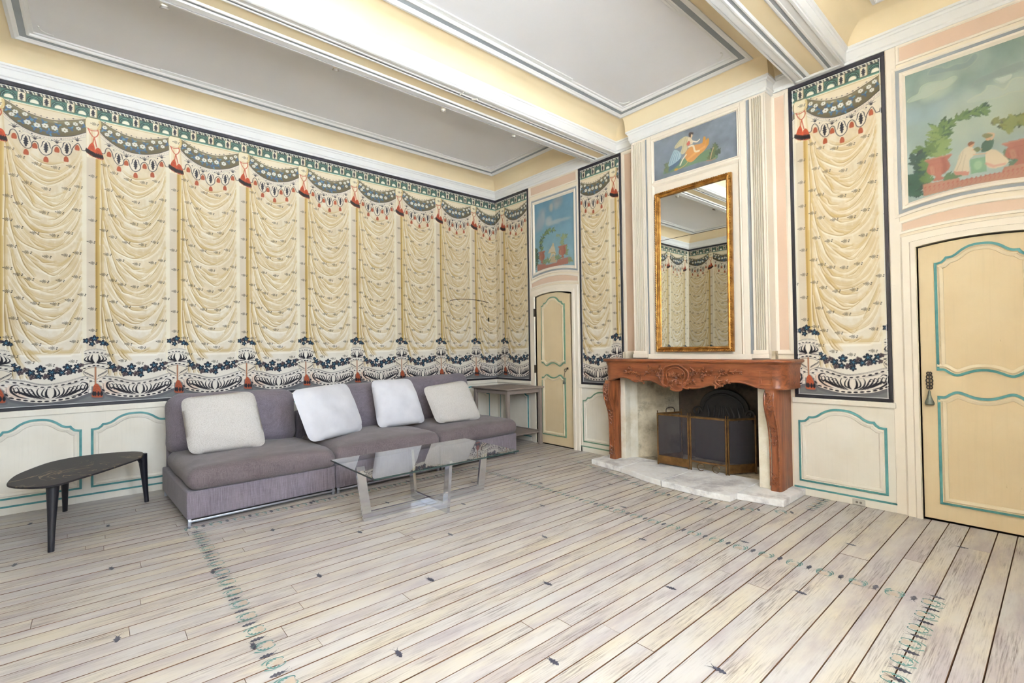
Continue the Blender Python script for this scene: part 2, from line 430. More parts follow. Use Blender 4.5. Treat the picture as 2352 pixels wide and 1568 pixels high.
# ---------------------------------------------------------------- the drapery wallpaper, one repeat (0.607 m), traced from the photograph on wall_left
PER = 0.607
def wa(px, py): q = onA(px, py); return (q[0]+4.670, q[1])
def T1(L): return [wa(180+a/8.7115, 240+b/8.7115) for a, b in L]
def T2(L): return [wa(180+a/8.7115, 760+b/8.7115) for a, b in L]
def M1(L): return [wa(200+a/6.817, 370+b/6.817) for a, b in L]
def M2(L): return [wa(200+a/6.817, 580+b/6.817) for a, b in L]
TU0, TZ0, TZ1 = -0.09, 0.868, 3.552
RES = 0.0013
def paint_wallpaper():
    c = Canvas(TU0, TU0+PER, TZ0, TZ1, RES, '#e2d1b2', PER)
    K = '#211d25'; CR = '#ece0c6'
    n1 = c.fbm(.10, 3); n2 = c.fbm(.03, 5)
    zz = (c.z0+np.arange(c.H)*RES)
    pale = np.clip((1.95-zz)/.75, 0, 1)[:, None]
    n3 = c.fbm(.05, 8, 4, (1.6, .8)); c.a += (n1-.5)[..., None]*np.array([.07, .08, .10], np.float32)+(n2-.5)[..., None]*.05
    k3 = np.clip((n3-.50)*5, 0, 1)[..., None]; c.a[:] = c.a*(1-.55*k3)+np.array([.955, .925, .86], np.float32)*.55*k3
    c.a[:] = c.a*(1-pale[..., None]*.92)+np.array([.920, .895, .855], np.float32)*pale[..., None]*.92+(n1-.5)[..., None]*.02
    R = lambda u0, u1, z0, z1: [(u0, z0), (u1, z0), (u1, z1), (u0, z1)]
    # upright strips beside each drape
    c.poly(R(-.040, .024, TZ0, 3.42), '#ddcfba')
    c.stroke([(-.055, 3.2), (-.055, 1.0)], .028, '#efe6d0', .9, .006)
    c.stroke([(-.073, 3.2), (-.073, 1.35)], .002, '#cdbb95', .6)
    for u, w, col, al in ((.039, .030, '#c29f57', .85), (.031, .007, '#9f7c38', .6), (.052, .006, '#dcc38a', .9), (.066, .005, '#a98a52', .7), (.076, .010, '#d9bf8c', .6)):
        c.stroke([(u, 3.10), (u-.003, 2.2), (u, 1.42)], w, col, al, .004)
    rs = np.random.RandomState(2)
    for k in range(360):
        z = 1.42+rs.rand()*1.66; u = .024+rs.rand()*.004
        c.stroke([(u, z), (u-.004-.007*rs.rand(), z-.004)], .0016, '#b08d4a', .6)
    # folds of the muslin
    F1 = [([(320,100),(345,250),(420,350),(560,470),(690,560),(770,600)],1), ([(770,600),(870,570),(1000,500),(1070,430)],.8), ([(600,420),(680,500),(780,540),(900,520),(1010,450)],1),
          ([(600,270),(640,300),(740,360),(850,390),(930,400)],1), ([(560,170),(640,240),(760,290),(880,295),(990,270)],.8), ([(350,260),(400,420),(480,600),(560,760),(600,890)],1.6),
          ([(400,420),(500,550),(600,640),(720,690)],.9), ([(450,540),(560,640),(690,780),(800,870),(870,895),(920,870),(1000,800)],1.3), ([(720,730),(850,760),(1000,700)],.5),
          ([(260,300),(300,450),(330,650),(370,820),(440,950),(520,1040)],1.3), ([(470,905),(520,960),(560,1040),(690,1085)],1.1), ([(800,1095),(900,1070),(980,1000)],1.0),
          ([(390,920),(470,1080),(560,1200),(680,1310),(740,1345),(900,1360)],1.4), ([(700,1170),(820,1190),(950,1130),(1080,980),(1180,800)],.6), ([(590,1230),(720,1270),(850,1275),(960,1240)],1),
          ([(300,1150),(350,1280),(450,1400),(590,1480),(720,1525),(850,1510),(980,1440)],1.3), ([(560,1360),(650,1450),(760,1495)],.8), ([(230,450),(240,700),(230,1000),(220,1300)],1.0),
          ([(270,930),(300,1080),(330,1250),(400,1480)],1.2), ([(250,0),(265,200),(300,420)],1.0), ([(1010,640),(1100,560),(1180,420),(1220,260)],.5), ([(930,1010),(1060,880),(1160,700),(1200,560)],.5),
          ([(1000,1350),(1120,1230),(1200,1050)],.5), ([(430,640),(520,760),(620,900),(700,930)],.5), ([(860,900),(1000,840),(1120,700)],.5)]
    F2 = [([(380,0),(430,150),(490,300),(560,400),(615,470)],1.6), ([(500,150),(600,260),(720,370),(830,440),(900,440),(970,370)],1.3), ([(560,130),(680,220),(740,265),(880,260)],.8),
          ([(310,100),(345,300),(390,420),(450,540),(530,620)],1.4), ([(470,480),(530,560),(580,625),(700,655)],1.1), ([(820,655),(900,630),(960,570)],1), ([(370,420),(420,560),(520,700),(600,800),(720,900),(920,915)],1.4),
          ([(620,820),(760,830),(900,815),(1000,770)],1), ([(300,680),(340,800),(400,920),(560,1030),(740,1115),(870,1080),(990,1000),(1060,920)],1.5), ([(580,930),(650,1010),(740,1070),(850,1080)],1.2),
          ([(800,1030),(880,1040),(960,1000)],1), ([(360,900),(480,1060),(600,1150),(720,1210)],1), ([(320,750),(380,960),(440,1150),(520,1310),(600,1420),(690,1530)],2.0), ([(540,1230),(640,1320),(740,1380),(850,1440),(910,1395)],1.7),
          ([(240,600),(235,900),(245,1200),(270,1500)],1.8), ([(260,850),(290,1050),(340,1270),(400,1430),(470,1560)],2.0), ([(700,1490),(740,1540),(800,1540)],1.6), ([(860,1560),(920,1530),(970,1505)],1.4),
          ([(440,600),(500,700),(600,790)],.6), ([(1000,1250),(1100,1060),(1200,850)],.5), ([(940,440),(1050,320),(1160,140)],.5)]
    F3 = [([(500,20),(560,200),(600,400),(700,600),(790,720)],2.0), ([(560,250),(640,480),(700,640)],1.6), ([(850,380),(920,480),(1040,590)],1.8), ([(780,370),(860,500),(960,590)],1.6),
          ([(720,820),(740,900)],1.4), ([(820,830),(860,900)],1.2), ([(600,700),(620,900)],1.6)]
    rs = np.random.RandomState(9)
    for k in range(22):
        z0 = 3.13-k*.083+rs.uniform(-.02, .02); dep = rs.uniform(.20, .34); um = rs.uniform(.30, .38)
        z0r = z0-rs.uniform(-.02, .06)
        q = crom([(.075+rs.uniform(0, .03), z0), (.13, z0-dep*.42), (.21, z0-dep*.82), (um, z0-dep), (.44, z0r-dep*.72), (.50, z0r-dep*.36), (.532, z0r)], 6); q = np.array([p_ for p_ in q if p_[1] > 1.30])
        if len(q) < 8: continue
        c.stroke(q+np.array([0, .012]), [.004, .018, .026, .016, .004], '#d3b478', .30, .014); c.stroke(q-np.array([0, .010]), [.003, .014, .016, .010, .003], '#fffaf0', .45, .008)
        c.stroke(q, [.0008, .0026, .0034, .0024, .0008], '#a4834a', .55, .0012)
        for sh in (.020, .032): c.stroke(q[3:-5]+np.array([.004, sh]), [.0006, .002, .0006], '#b3945c', .35, .001)
    for mp, L in ((M1, F1), (M2, F2), (T2, F3)):
        for pts, w in L:
            q = crom(mp(pts), 8); qa = np.array(q)
            c.stroke(qa+np.array([.008, .009]), [.003, .018*w**.5, .003], '#c9a560', .30, .010)
            c.stroke(qa-np.array([.006, .008]), [.002, .011, .002], '#fdf7e8', .60, .006)
            c.stroke(qa, [.0012, .0048*w**.5, .0012], '#8b6a34', .75, .0014)
            for sh, al in (((.012, .016), .45), ((-.011, -.015), .35), ((.020, .030), .25)):
                i0, i1 = int(len(qa)*.15), int(len(qa)*.85)
                c.stroke(qa[i0:i1]+np.array(sh), [.0008, .0022, .0008], '#a8894f', al, .001)
    # sprigs
    SP = M1([(90,240),(85,570),(85,930),(60,1265),(280,70),(420,190),(635,290),(880,340),(1075,320),(335,455),(510,560),(760,645),(1020,640),(1180,610),(260,750),(395,855),(735,985),(935,980),(1155,940),(260,1085),(400,1190),(610,1275),(865,1310),(1055,1270)]) \
        + M2([(90,165),(90,535),(80,880),(90,1215),(315,30),(515,120),(770,180),(1020,160),(1165,125),(260,345),(400,435),(545,500),(740,535),(945,520),(1155,465),(265,675),(410,770),(620,845),(875,855),(1065,800),(1230,720),(340,1060),(515,1130),(765,1175),(1030,1130),(1190,1065),(265,1330),(410,1390),(640,1430),(855,1485),(1130,1390)]) \
        + T2([(880,590),(1220,640),(1600,570),(610,480)])
    def sprig(u, z, k=1.0, tilt=0.0):
        for j in range(8):
            a = tilt+j*PI/4; c.stroke([(u+.002*math.cos(a), z+.002*math.sin(a)), (u+.0145*k*math.cos(a), z+.0135*k*math.sin(a))], [.0024, .0056], '#3a332c', .95)
        for dx, dz in ((.021, -.006), (.025, .003)): c.ell(u+(dx+.004)*k, z+dz*k*1.4, .0048, .0044, '#3a332c', .9)
        c.leaf(u-.015*k, z+.001, PI*.97, .012*k, .0045, '#3a332c', .8, 2)
    for i, (u, z) in enumerate(SP): sprig(u, z, 1.0, (i*37 % 10)*.08)
    # ---- frieze of arches
    c.poly(R(-.3, .9, 3.424, 3.552), '#4c5747')
    c.poly(R(-.3, .9, 3.513, 3.552), '#2a272b')
    for k in range(4):
        b = .007+k*PER/4
        for j in range(6):
            u = b+(j-.5)*PER/24
            c.poly([(u-.010, 3.546), (u+.002, 3.546), (u+.014, 3.518), (u+.004, 3.518)] if j % 2 else [(u-.006, 3.519), (u+.008, 3.519), (u-.002, 3.544), (u-.012, 3.540)], '#dcd3bd')
            c.stroke([(u-.012, 3.527), (u, 3.537), (u+.01, 3.531)], .003, '#6b7a66', .8)
        c.poly(R(b-.024, b+.026, 3.443, 3.516), '#a98f6a'); c.poly(R(b-.024, b+.020, 3.443, 3.516), '#e9dec6')
        c.leaf(b-.002, 3.449, PI/2, .062, .017, K, 1, 4, .55)
        c.stroke([(b-.002, 3.446), (b-.012, 3.452)], .004, K); c.stroke([(b-.002, 3.446), (b+.008, 3.452)], .004, K)
        m = b+PER/8
        c.poly(R(m-.050, m+.050, 3.440, 3.513), '#4a665a')
        for r, col in ((.050, '#232b26'), (.044, '#6f9b8c'), (.039, '#232b26'), (.033, '#6a9485'), (.0295, '#31453c')):
            c.ell(m, 3.447, r, r*1.25, col)
        for sgn in (-1, 1):
            for j in range(4):
                a = PI/2+sgn*(.35+j*.33); c.leaf(m+.030*math.cos(a), 3.450+.036*math.sin(a), a+sgn*.9, .018, .004, K, .9, 2)
        c.ell(m, 3.451, .027, .026, '#efe7d2'); c.ell(m+.004, 3.449, .018, .014, '#f7f0df', .8, 0, .5)
        c.poly(R(m-.052, m+.052, 3.424, 3.444), '#4d695c'); c.stroke([(m-.052, 3.443), (m+.052, 3.443)], .003, '#2f3a34', .8)
    c.stroke([(-.3, 3.431), (.9, 3.431)], .007, '#5f8f80')
    for k in range(60):
        u = -.1+k*PER/60; c.ell(u, 3.4225, .0058, .0052, '#f0e8d4'); 
    c.stroke([(-.3, 3.4165), (.9, 3.4165)], .0035, K)
    # ---- lens of cream above the swag
    top = crom([(.040,3.424)]+T1([(480,360),(700,500),(900,600),(1100,670),(1300,710),(1500,705),(1800,680)])+[(.575,3.424)], 6)
    c.poly([(.05, 3.420)]+top+[(.57, 3.420)], '#eedfc4')
    c.stroke([(.10, 3.414), (.55, 3.414)], .004, '#b59a62', .6, .004)
    arc = np.array(top)[5:-6]
    q = arc+np.array([0, .013]); c.stroke(q, .002, K, .9)
    for i in range(3, len(q)-3, 3): c.ell(q[i][0], q[i][1], .006, .0035, K, 1); c.stroke([(q[i][0], q[i][1]-.007), (q[i][0], q[i][1]+.007)], .0018, K, .8)
    # ---- swag
    bot = crom([(.035,3.345)]+T1([(440,560),(600,720),(800,860),(1000,950),(1200,995),(1400,1005),(1600,985),(1800,925)])+[(.585,3.306)], 6)
    c.poly(top+bot[::-1], '#5c543e')
    for d, col, al in ((-.012, '#7d7458', .7), (.014, '#554c36', .6)):
        base = np.array(top if d < 0 else bot); c.stroke(base+np.array([0, d]), .018, col, al, .008)
    c.stroke(top, .004, K)
    LB = [(510,520),(680,640),(740,735),(950,710),(960,850),(1080,890),(1200,900),(1330,930),(1570,850),(1350,800),(1110,740),(1790,810),(880,690),(1210,950)]
    for i, (u, z) in enumerate(T1(LB)):
        for j in range(3): c.leaf(u, z, i*1.7+j*2.0, .026, .008, ('#3d5f86', '#34507a', '#5a86a0')[(i+j) % 3], .95, 2)
    for i, (u, z) in enumerate(T1([(535,470),(640,560),(580,610),(800,605),(840,750),(1000,800),(1135,810),(1290,850),(1460,885),(1500,760),(1640,770),(1690,850),(1740,740)])):
        k = .021 if 4 <= i <= 8 else .017
        for j in range(6): a = j*PI/3+i; c.ell(u+k*.58*math.cos(a), z+k*.52*math.sin(a), k*.5, k*.42, '#dcdad2', 1, a)
        c.ell(u, z, k*.55, k*.5, '#e9e6da'); c.ell(u, z, k*.24, k*.24, '#5a5238'); c.ell(u+.001, z, k*.1, k*.1, '#b8a65c')
    for (u, z) in T1([(980,670),(1310,740)]): c.ell(u, z, .014, .005, '#cbbfae', .7)
    # ---- lace band and scalloped apron
    lace = crom([(.035,3.300)]+T1([(480,690),(700,860),(900,970),(1100,1050),(1300,1080),(1500,1065),(1790,1010)])+[(.585,3.262)], 6)
    sc = crom([(.030,3.15),(.06,3.135)]+T1([(530,990),(560,900),(620,885),(680,970),(700,1050),(730,1130),(800,1210),(870,1225),(910,1190),(920,1120),(960,1095),(1010,1130),(1040,1250),(1100,1330),(1170,1345),(1240,1300),(1260,1200),(1330,1160),(1390,1220),(1420,1310),(1490,1350),(1560,1310),(1600,1200),(1680,1120),(1730,1190),(1760,1250)])+[(.575,3.13)], 4)
    c.poly(bot+lace[::-1], '#ece3d2'); c.poly(lace+sc[::-1], '#eadfca')
    c.stroke(bot, .006, K)
    n = len(bot)
    for i in range(2, n-2, 1):
        t = i/(n-1); b1 = np.array(bot[i]); j = min(int(t*(len(lace)-1)), len(lace)-1); b2 = np.array(lace[j])
        c.stroke([b1*.75+b2*.25, b1*.25+b2*.75+np.array([.010, 0])], .0019, '#57443a', .8); c.stroke([b1*.75+b2*.25+np.array([.010, 0]), b1*.25+b2*.75], .0019, '#7c4538', .8)
    c.stroke(lace, .0022, K, .85)
    c.stroke(sc, .0065, K)
    for (u, z) in T1([(620,850),(965,1060),(1330,1125),(1670,1080)]):
        for a in (-1.25, -.65, 0, .65, 1.25):
            e = (u+.034*math.sin(a), z+.034*math.cos(a)*.9+.004); c.stroke(crom([(u+.004*math.sin(a), z), (u+.016*math.sin(a), z+.022*math.cos(a)+.006), e], 4), [.006, .005, .0025], K)
    for (u, z) in T1([(815,1190),(1150,1300),(1495,1310)]):
        c.leaf(u, z-.004, PI/2, .098, .017, K, 1, 5, .5)
        for sg in (-1, 1):
            c.stroke(crom([(u+sg*.006, z+.10), (u+sg*.020, z+.085), (u+sg*.026, z+.055), (u+sg*.034, z+.036)], 5), [.002, .008, .006, .002], K, .95)
            c.stroke(crom([(u+sg*.012, z+.125), (u+sg*.030, z+.105), (u+sg*.040, z+.095)], 4), .0022, '#5a4a40', .9); c.ell(u+sg*.036, z+.118, .005, .005, K, .9)
    for k, (u, z) in enumerate(T1([(620,1000),(965,1175),(1330,1240),(1670,1200),(820,1290),(1150,1420),(1485,1410)])):
        h = .036; w = .015
        c.poly(crom([(u-w, z-h*.62), (u-w, z+h*.1), (u-w*.5, z+h*.55), (u, z+h*.66), (u+w*.5, z+h*.55), (u+w, z+h*.1), (u+w, z-h*.62), (u, z-h*.7)], 3, True), '#9c4a2c')
        for j in range(5): c.stroke([(u-w*.7+j*w*.35, z+h*.3), (u-w*.8+j*w*.4, z-h*.6)], .0016, '#7a3420' if j % 2 else '#cf7d4c', .8)
    # ---- rosette, cord and tassel pair
    kn = crom(T1([(150,350),(180,262),(300,285),(440,325),(465,450),(420,515),(250,490),(165,460)]), 5, True)
    c.poly(R(-.042, .052, 3.07, 3.36), '#ecdfc3')
    for u, al in ((-.030, .8), (-.004, .6), (.024, .8), (.045, .5)): c.stroke([(u, 3.34), (u*1.25+.006, 3.08)], .006, '#cdb27c' if al < .7 else '#fbf4e2', al, .005)
    c.poly(kn, '#eee2c4'); c.stroke(kn+kn[:1], .004, '#9b7c45', .9)
    c.stroke(T1([(430,350),(450,440),(400,505)]), .010, '#c6a462', .6, .006); sprig(*T1([(320,398)])[0], 1.0)
    RD = '#b5492f'
    for pts in ([(200,480),(240,570),(290,640),(320,660)], [(395,520),(410,590),(370,650),(325,665)], [(200,490),(280,530),(395,535)], [(325,665),(310,720),(300,790)], [(325,665),(350,760),(375,860)]):
        q = crom(T1(pts), 5); c.stroke(q, .0085, '#8f3522'); c.stroke(q, .0045, '#cf6a48')
    for top_, L in (((300,770), [(300,770),(235,810),(195,880),(165,960),(330,1060),(345,920)]), ((390,870), [(390,870),(345,920),(330,1060),(510,1110),(480,980),(440,900)])):
        q = crom(T1(L), 4, True); c.poly(q, '#a94628')
        A = np.array(T1(L))
        for t in np.linspace(.05, .95, 8):
            lo = A[3]*(1-t)+A[4]*t if L[0][0] == 300 else A[2]*(1-t)+A[3]*t
            hi = A[0]; c.stroke([hi*.35+lo*.65, lo], .0035, '#2a1c1c' if int(t*9) % 2 == 0 else '#e0824a', .9)
            c.stroke([hi*.72+lo*.28, hi*.4+lo*.6], .0022, '#4a2018', .7)
        for t in (.3, .5, .68): c.stroke([A[0]*(1-t)+A[2 if L[0][0] == 390 else 3]*t, A[0]*(1-t)+A[3 if L[0][0] == 390 else 4]*t], .0028, '#5a2418', .8)
        b0, b1 = (A[3], A[4]) if L[0][0] == 300 else (A[2], A[3])
        for t in np.linspace(.1, .9, 5):
            p0 = b0*(1-t)+b1*t; c.leaf(p0[0], p0[1]-.004, PI/2+.1, .050, .0085, '#201819', 1, 1, 0)
    # ---- foot of the drapery: grey ground, border, bowl, cup, vine
    bt = crom([(.06,1.122)]+T2([(560,890),(800,920),(1000,970),(1200,985),(1500,930),(1830,830)])+[(.60,1.125)], 5)
    bb = crom([(.062,.985)]+T2([(530,1230),(600,1270),(900,1320),(1200,1325),(1600,1260),(1860,1160)])+[(.60,.965)], 5)
    c.poly([(.06, TZ0-.01), (.63, TZ0-.01)]+[(.63, .965)]+bb[::-1]+[(.06, .985)], '#797a7c'); c.poly(R(-.01, .07, TZ0-.01, 1.02), '#797a7c')
    c.stroke(np.array(bb)+np.array([.006, -.012]), .012, '#5b5b60', .6, .012)
    c.poly(bt+bb[::-1], '#ebe3d9'); c.poly([(a, b) for a, b in bb]+[(a, b+.045) for a, b in bb[::-1]], '#ece4da')
    mid = [tuple(np.array(p)*.5) for p in bt]
    c.stroke(crom([(.085,1.03),(.10,.99),(.16,.965)], 4), .03, '#e5c4ae', .6, .03)
    b2 = np.array(bt)-np.array([0, .024]); b3 = np.array(bt)-np.array([0, .034]); lo = np.array(bb)+np.array([0, .030])
    c.stroke(bt, .0026, K, .9); c.stroke(np.array(bt)-np.array([0, .012]), .0018, K, .8); c.stroke(np.array(bt)-np.array([0, .041]), .0022, K, .9); c.stroke(lo, .0024, K, .9); c.stroke(bb, .004, K, .9)
    for i in range(0, len(bt)-1):
        for t in (.15, .5, .85):
            q = np.array(bt[i])*(1-t)+np.array(bt[i+1])*t; c.ell(q[0], q[1]-.006, .0022, .0026, '#3a3438', .9)
    for cu, off, k in ((bt, -.026, .0125), (bb, .014, .0155)):
        A = np.array(cu); Ls = np.concatenate([[0], np.cumsum(np.hypot(*np.diff(A, axis=0).T))])
        for sx in np.arange(.02, Ls[-1]-.01, .043):
            u, z = np.interp(sx, Ls, A[:, 0]), np.interp(sx, Ls, A[:, 1]); u2, z2 = np.interp(sx+.01, Ls, A[:, 0]), np.interp(sx+.01, Ls, A[:, 1])
            c.ell(u, z+off, k, k*.42, K, 1, math.atan2(z2-z, u2-u))
    cu, cz = T2([(1240,1240)])[0]
    for sg in (-1, 1):
        for r1, h, w in ((.028, .088, .018), (.052, .092, .012)):
            c.stroke(crom([(cu+sg*.008, cz), (cu+sg*r1*.95, cz+h*.25), (cu+sg*r1, cz+h*.6), (cu+sg*r1*.62, cz+h)], 6), [.003, w, w*.8, .002], K)
        c.stroke(crom([(cu+sg*.030, cz-.004), (cu+sg*.070, cz+.022), (cu+sg*.084, cz+.060), (cu+sg*.074, cz+.090)], 6), [.003, .013, .010, .003], K)
        for j in range(5):      # nested acanthus fronds that curl outwards
            bx = .036+.020*j; tx = .098+.026*j; ty = .086-.001*j*j+.004*j
            q = crom([(cu+sg*bx, cz-.005+.0012*j*j), (cu+sg*(bx+.030), cz+.006+.006*j), (cu+sg*(tx-.004), cz+.032+.008*j), (cu+sg*(tx+.010), cz+ty*.72), (cu+sg*(tx+.024), cz+ty+.004*j), (cu+sg*(tx+.040), cz+ty-.010+.005*j)], 5)
            c.stroke(q, [.003, .007, .0125, .011, .007, .003], K)
            for i in range(8, len(q)-6, 4): c.leaf(q[i][0], q[i][1], math.atan2(q[i+1][1]-q[i][1], q[i+1][0]-q[i][0])-sg*.9, .014, .0035, K, .95, 1)
        c.stroke(crom([(cu+sg*.13, cz+.004), (cu+sg*.19, cz+.026), (cu+sg*.232, cz+.066), (cu+sg*.236, cz+.108), (cu+sg*.205, cz+.124), (cu+sg*.186, cz+.106)], 6), [.003, .011, .016, .013, .007, .003], K)
        c.stroke(crom([(cu+sg*.07, cz+.108), (cu+sg*.13, cz+.116), (cu+sg*.19, cz+.138)], 4), [.002, .006, .002], K)
    c.leaf(cu, cz+.006, PI/2, .082, .014, '#efe7dc', 1, 4, .5)
    # bowl between the swags of the border
    bw = crom(T2([(350,728),(230,740),(140,780),(105,830),(150,890),(260,930),(325,960),(330,1000)]), 5); bw2 = crom(T2([(350,728),(470,740),(560,775),(602,820),(560,880),(450,925),(390,955),(385,1000)]), 5)
    c.poly(R(-.028, .066, 1.02, 1.115), '#e9e0d2'); c.poly(bw+bw2[::-1], '#eadfce'); c.stroke(bw, .0035, K); c.stroke(bw2, .0035, K)
    for j in range(9):
        t = j/8
        for sg, L in ((-1, [(140,820),(310,900)]), (1, [(565,800),(400,890)])):
            A = T2(L); u, z = A[0][0]*(1-t)+A[1][0]*t, A[0][1]*(1-t)+A[1][1]*t
            c.leaf(u, z, PI/2-sg*.9, .013, .0028, K, .9, 1); c.leaf(u, z, -PI/2+sg*.2, .012, .0026, K, .9, 1)
    for L in ([(215,1045),(255,1015),(330,1000)], [(385,1005),(450,1020),(515,1045)]):
        q = crom(T2(L), 5); c.stroke(np.array(q)+np.array([0, .008]), .016, '#ece4da'); c.stroke(q, .0028, K); c.ell(q[5][0], q[5][1]+.008, .010, .005, K)
    for L in ([(225,1070),(215,1180),(205,1260)], [(505,1060),(520,1180),(560,1250)]): c.stroke(crom(T2(L), 4), .003, K)
    # cup
    cp = T2([(120,410),(340,355),(560,395)]); 
    c.poly(crom(T2([(120,410),(230,368),(340,352),(450,362),(565,395)]), 4)+crom(T2([(600,760),(480,722),(350,712),(220,722),(105,745)]), 4), '#ebe3d6')
    for L, w in (([(122,410),(230,370),(340,355),(450,364),(562,396)], .0024), ([(128,440),(240,400),(345,388),(460,398),(572,432)], .0018), ([(130,495),(240,458),(345,446),(470,460),(585,515)], .0026), ([(118,690),(230,655),(350,645),(480,655),(600,700)], .0024), ([(105,745),(220,715),(350,702),(480,715),(602,765)], .003)):
        c.stroke(crom(T2(L), 5), w, K, .95)
    for L, k in (([(155,452),(240,432),(320,422),(390,425),(480,438),(550,460)], .0095), ([(130,745),(225,705),(320,690),(400,690),(500,708),(580,745)], .0105)):
        for (u, z) in T2(L): c.ell(u, z, k, k*.45, K)
    for (u, z) in T2([(150+30*i, 398-abs(i-7)*0-28+((i-7)**2)*.55) for i in range(14)]): c.ell(u, z, .0022, .0026, '#3a3438')
    gu, gz = T2([(352,630)])[0]
    for sg in (-1, 1):
        for r1, h, w in ((.026, .075, .020), (.050, .072, .014), (.070, .062, .012)):
            c.stroke(crom([(gu+sg*.006, gz), (gu+sg*r1*.95, gz+h*.3), (gu+sg*r1*1.02, gz+h*.6), (gu+sg*r1*.72, gz+h)], 5), [.003, w, w*.7, .002], K)
        c.stroke(crom([(gu+sg*.01, gz-.004), (gu+sg*.045, gz+.006), (gu+sg*.078, gz+.008)], 4), [.008, .007, .003], K); c.stroke(crom([(gu+sg*.02, gz-.008), (gu+sg*.06, gz-.010), (gu+sg*.078, gz-.016)], 4), [.008, .008, .003], K)
    c.leaf(gu, gz+.004, PI/2, .068, .011, '#efe7dc', 1, 4, .5)
    # hanging tassel
    c.stroke(T2([(350,725),(350,1060)]), .013, '#8a5a44'); c.stroke(T2([(350,725),(350,1060)]), .007, '#c28663')
    tq = crom(T2([(350,1050),(310,1100),(290,1220),(278,1310),(380,1325),(492,1312),(470,1200),(430,1100),(385,1050)]), 4, True)
    c.stroke(np.array(tq)+np.array([.006, -.008]), .006, '#5b5b60', .6, .008); c.poly(tq, '#ae5536')
    for (u, z) in T2([(310,1300),(345,1302),(410,1302),(470,1300)]): c.leaf(u, z, PI/2, .048, .010, '#211d25', 1, 1, 0)
    for L in ([(305,1180),(380,1130),(440,1180)], [(300,1230),(350,1170),(420,1230),(460,1190)], [(320,1110),(410,1110)]): c.stroke(T2(L), .003, '#5a2418', .9)
    # vine leaves and grapes
    def vine(u, z, k, a0, kind):
        if kind == 0:
            for j in range(5): a = a0+j*2*PI/5; c.leaf(u, z, a, .030*k, .0125*k, '#1d2130', 1, 2, .3)
            for j in range(5): a = a0+j*2*PI/5; c.stroke([(u, z), (u+.017*k*math.cos(a), z+.017*k*math.sin(a))], [.006*k, .003*k], '#4a86a0', .95)
        else:
            for j in range(9): a = j*2.4; r = .0055*k*math.sqrt(j); c.ell(u+r*math.cos(a), z+r*math.sin(a), .0065*k, .0065*k, '#2b2228' if j % 2 else '#4a3a40'); c.ell(u+r*math.cos(a), z+r*math.sin(a)+.001, .003*k, .003*k, '#8d7a78', .8)
    for i, (L, kd, k) in enumerate((((165,195),0,.9), ((240,175),1,1.0), ((330,150),0,1.1), ((280,255),0,.85), ((400,210),1,1.0), ((500,235),0,1.0), ((575,265),0,.6))): vine(*T2([L])[0], k, i*.8, kd)
    for i, (L, kd, k) in enumerate((((630,640),0,.7), ((690,715),0,1.1), ((735,780),1,1.1), ((820,725),1,1.1), ((905,780),0,1.15), ((930,862),1,1.1), ((1070,715),0,1.25), ((1040,840),0,1.0), ((1160,845),1,1.3), ((1260,775),0,1.2), ((1255,875),0,.9), ((1350,720),1,1.2), ((1420,775),0,1.1), ((1520,680),0,1.2), ((1540,775),1,1.2), ((1620,745),0,.9), ((1685,665),0,1.0), ((1725,740),1,1.0), ((1750,640),1,1.0))): vine(*T2([L])[0], k, i*1.1, kd)
    c.stroke(crom(T2([(640,700),(900,790),(1100,740),(1300,790),(1500,730),(1740,660)]), 5), .004, '#1d2130', .9)
    np.clip(c.a, 0, 1, out=c.a)
    return c
WP = paint_wallpaper()
WP_FINE = WP.down(2)
WP_MID = WP.down(3)
WP_COARSE = WP.down(4)
def wp_slice(img, u0, u1):
    """window of the periodic print, u measured from a rosette"""
    H, W = img.shape[:2]; n = int(round((u1-u0)/PER*W)); k = int(round((u0-TU0)/PER*W))
    return img[:, (np.arange(n+1)+k) % W]

# ================================================================ THE ROOM
# ---------------------------------------------------------------- floor: whitewashed planks that run parallel to wall_left
def plank_mat():
    t = NT('whitewashed_plank')
    v = t.coord((1, .06, 1), True); v2 = t.coord((1, 1, 1), True); vg = t.coord((60, 2.2, 1), True); vs = t.coord((5, 1.1, 1), True)
    col = t.mix(t.n('MapRange', i_0=t.noise(t.coord((2.5, .8, 1), True), 1.6, 5), i_1=.42, i_2=.66, i_3=0.0, i_4=.8).outputs[0], S('#c5bfbb'), S('#cdc1ab'))
    col = t.mix(t.n('MapRange', i_0=t.noise(vs, 1.6, 6, .62), i_1=.46, i_2=.64, i_3=0.0, i_4=.62).outputs[0], col, S('#a1959b'))
    oi = t.n('ObjectInfo'); rnd = t.n('MapRange', i_0=oi.outputs['Random'], i_1=0.0, i_2=1.0, i_3=.96, i_4=1.02).outputs[0]
    wear = t.n('MapRange', i_0=t.noise(t.coord((4, 1.0, 1), True), 1.7, 7, .68), i_1=.44, i_2=.64, i_3=0.0, i_4=1.0).outputs[0]
    grain = t.n('MapRange', i_0=t.noise(vg, 3.0, 5, .65), i_1=.45, i_2=.68, i_3=0.0, i_4=1.0).outputs[0]
    wf = t.n('Math', operation='MULTIPLY', i_0=wear, i_1=grain).outputs[0]
    col = t.mix(t.n('Math', operation='MULTIPLY', i_0=wf, i_1=1.0).outputs[0], col, S('#655650'))
    gf = t.n('Math', operation='MULTIPLY', i_0=grain, i_1=.10).outputs[0]
    col = t.mix(gf, col, S('#8d7f78'))
    col = t.mix(1.0, col, t.n('CombineColor', i_0=rnd, i_1=rnd, i_2=rnd).outputs[0], 'MULTIPLY')
    t.bump(grain, .12, .002)
    return t.done(col, .42, .32)
MAT['plank'] = plank_mat()
MAT['plank_edge'] = painted('plank_edge_bare_wood', '#6b4a35', '#43301f', .8, .2, 8.0, .8)
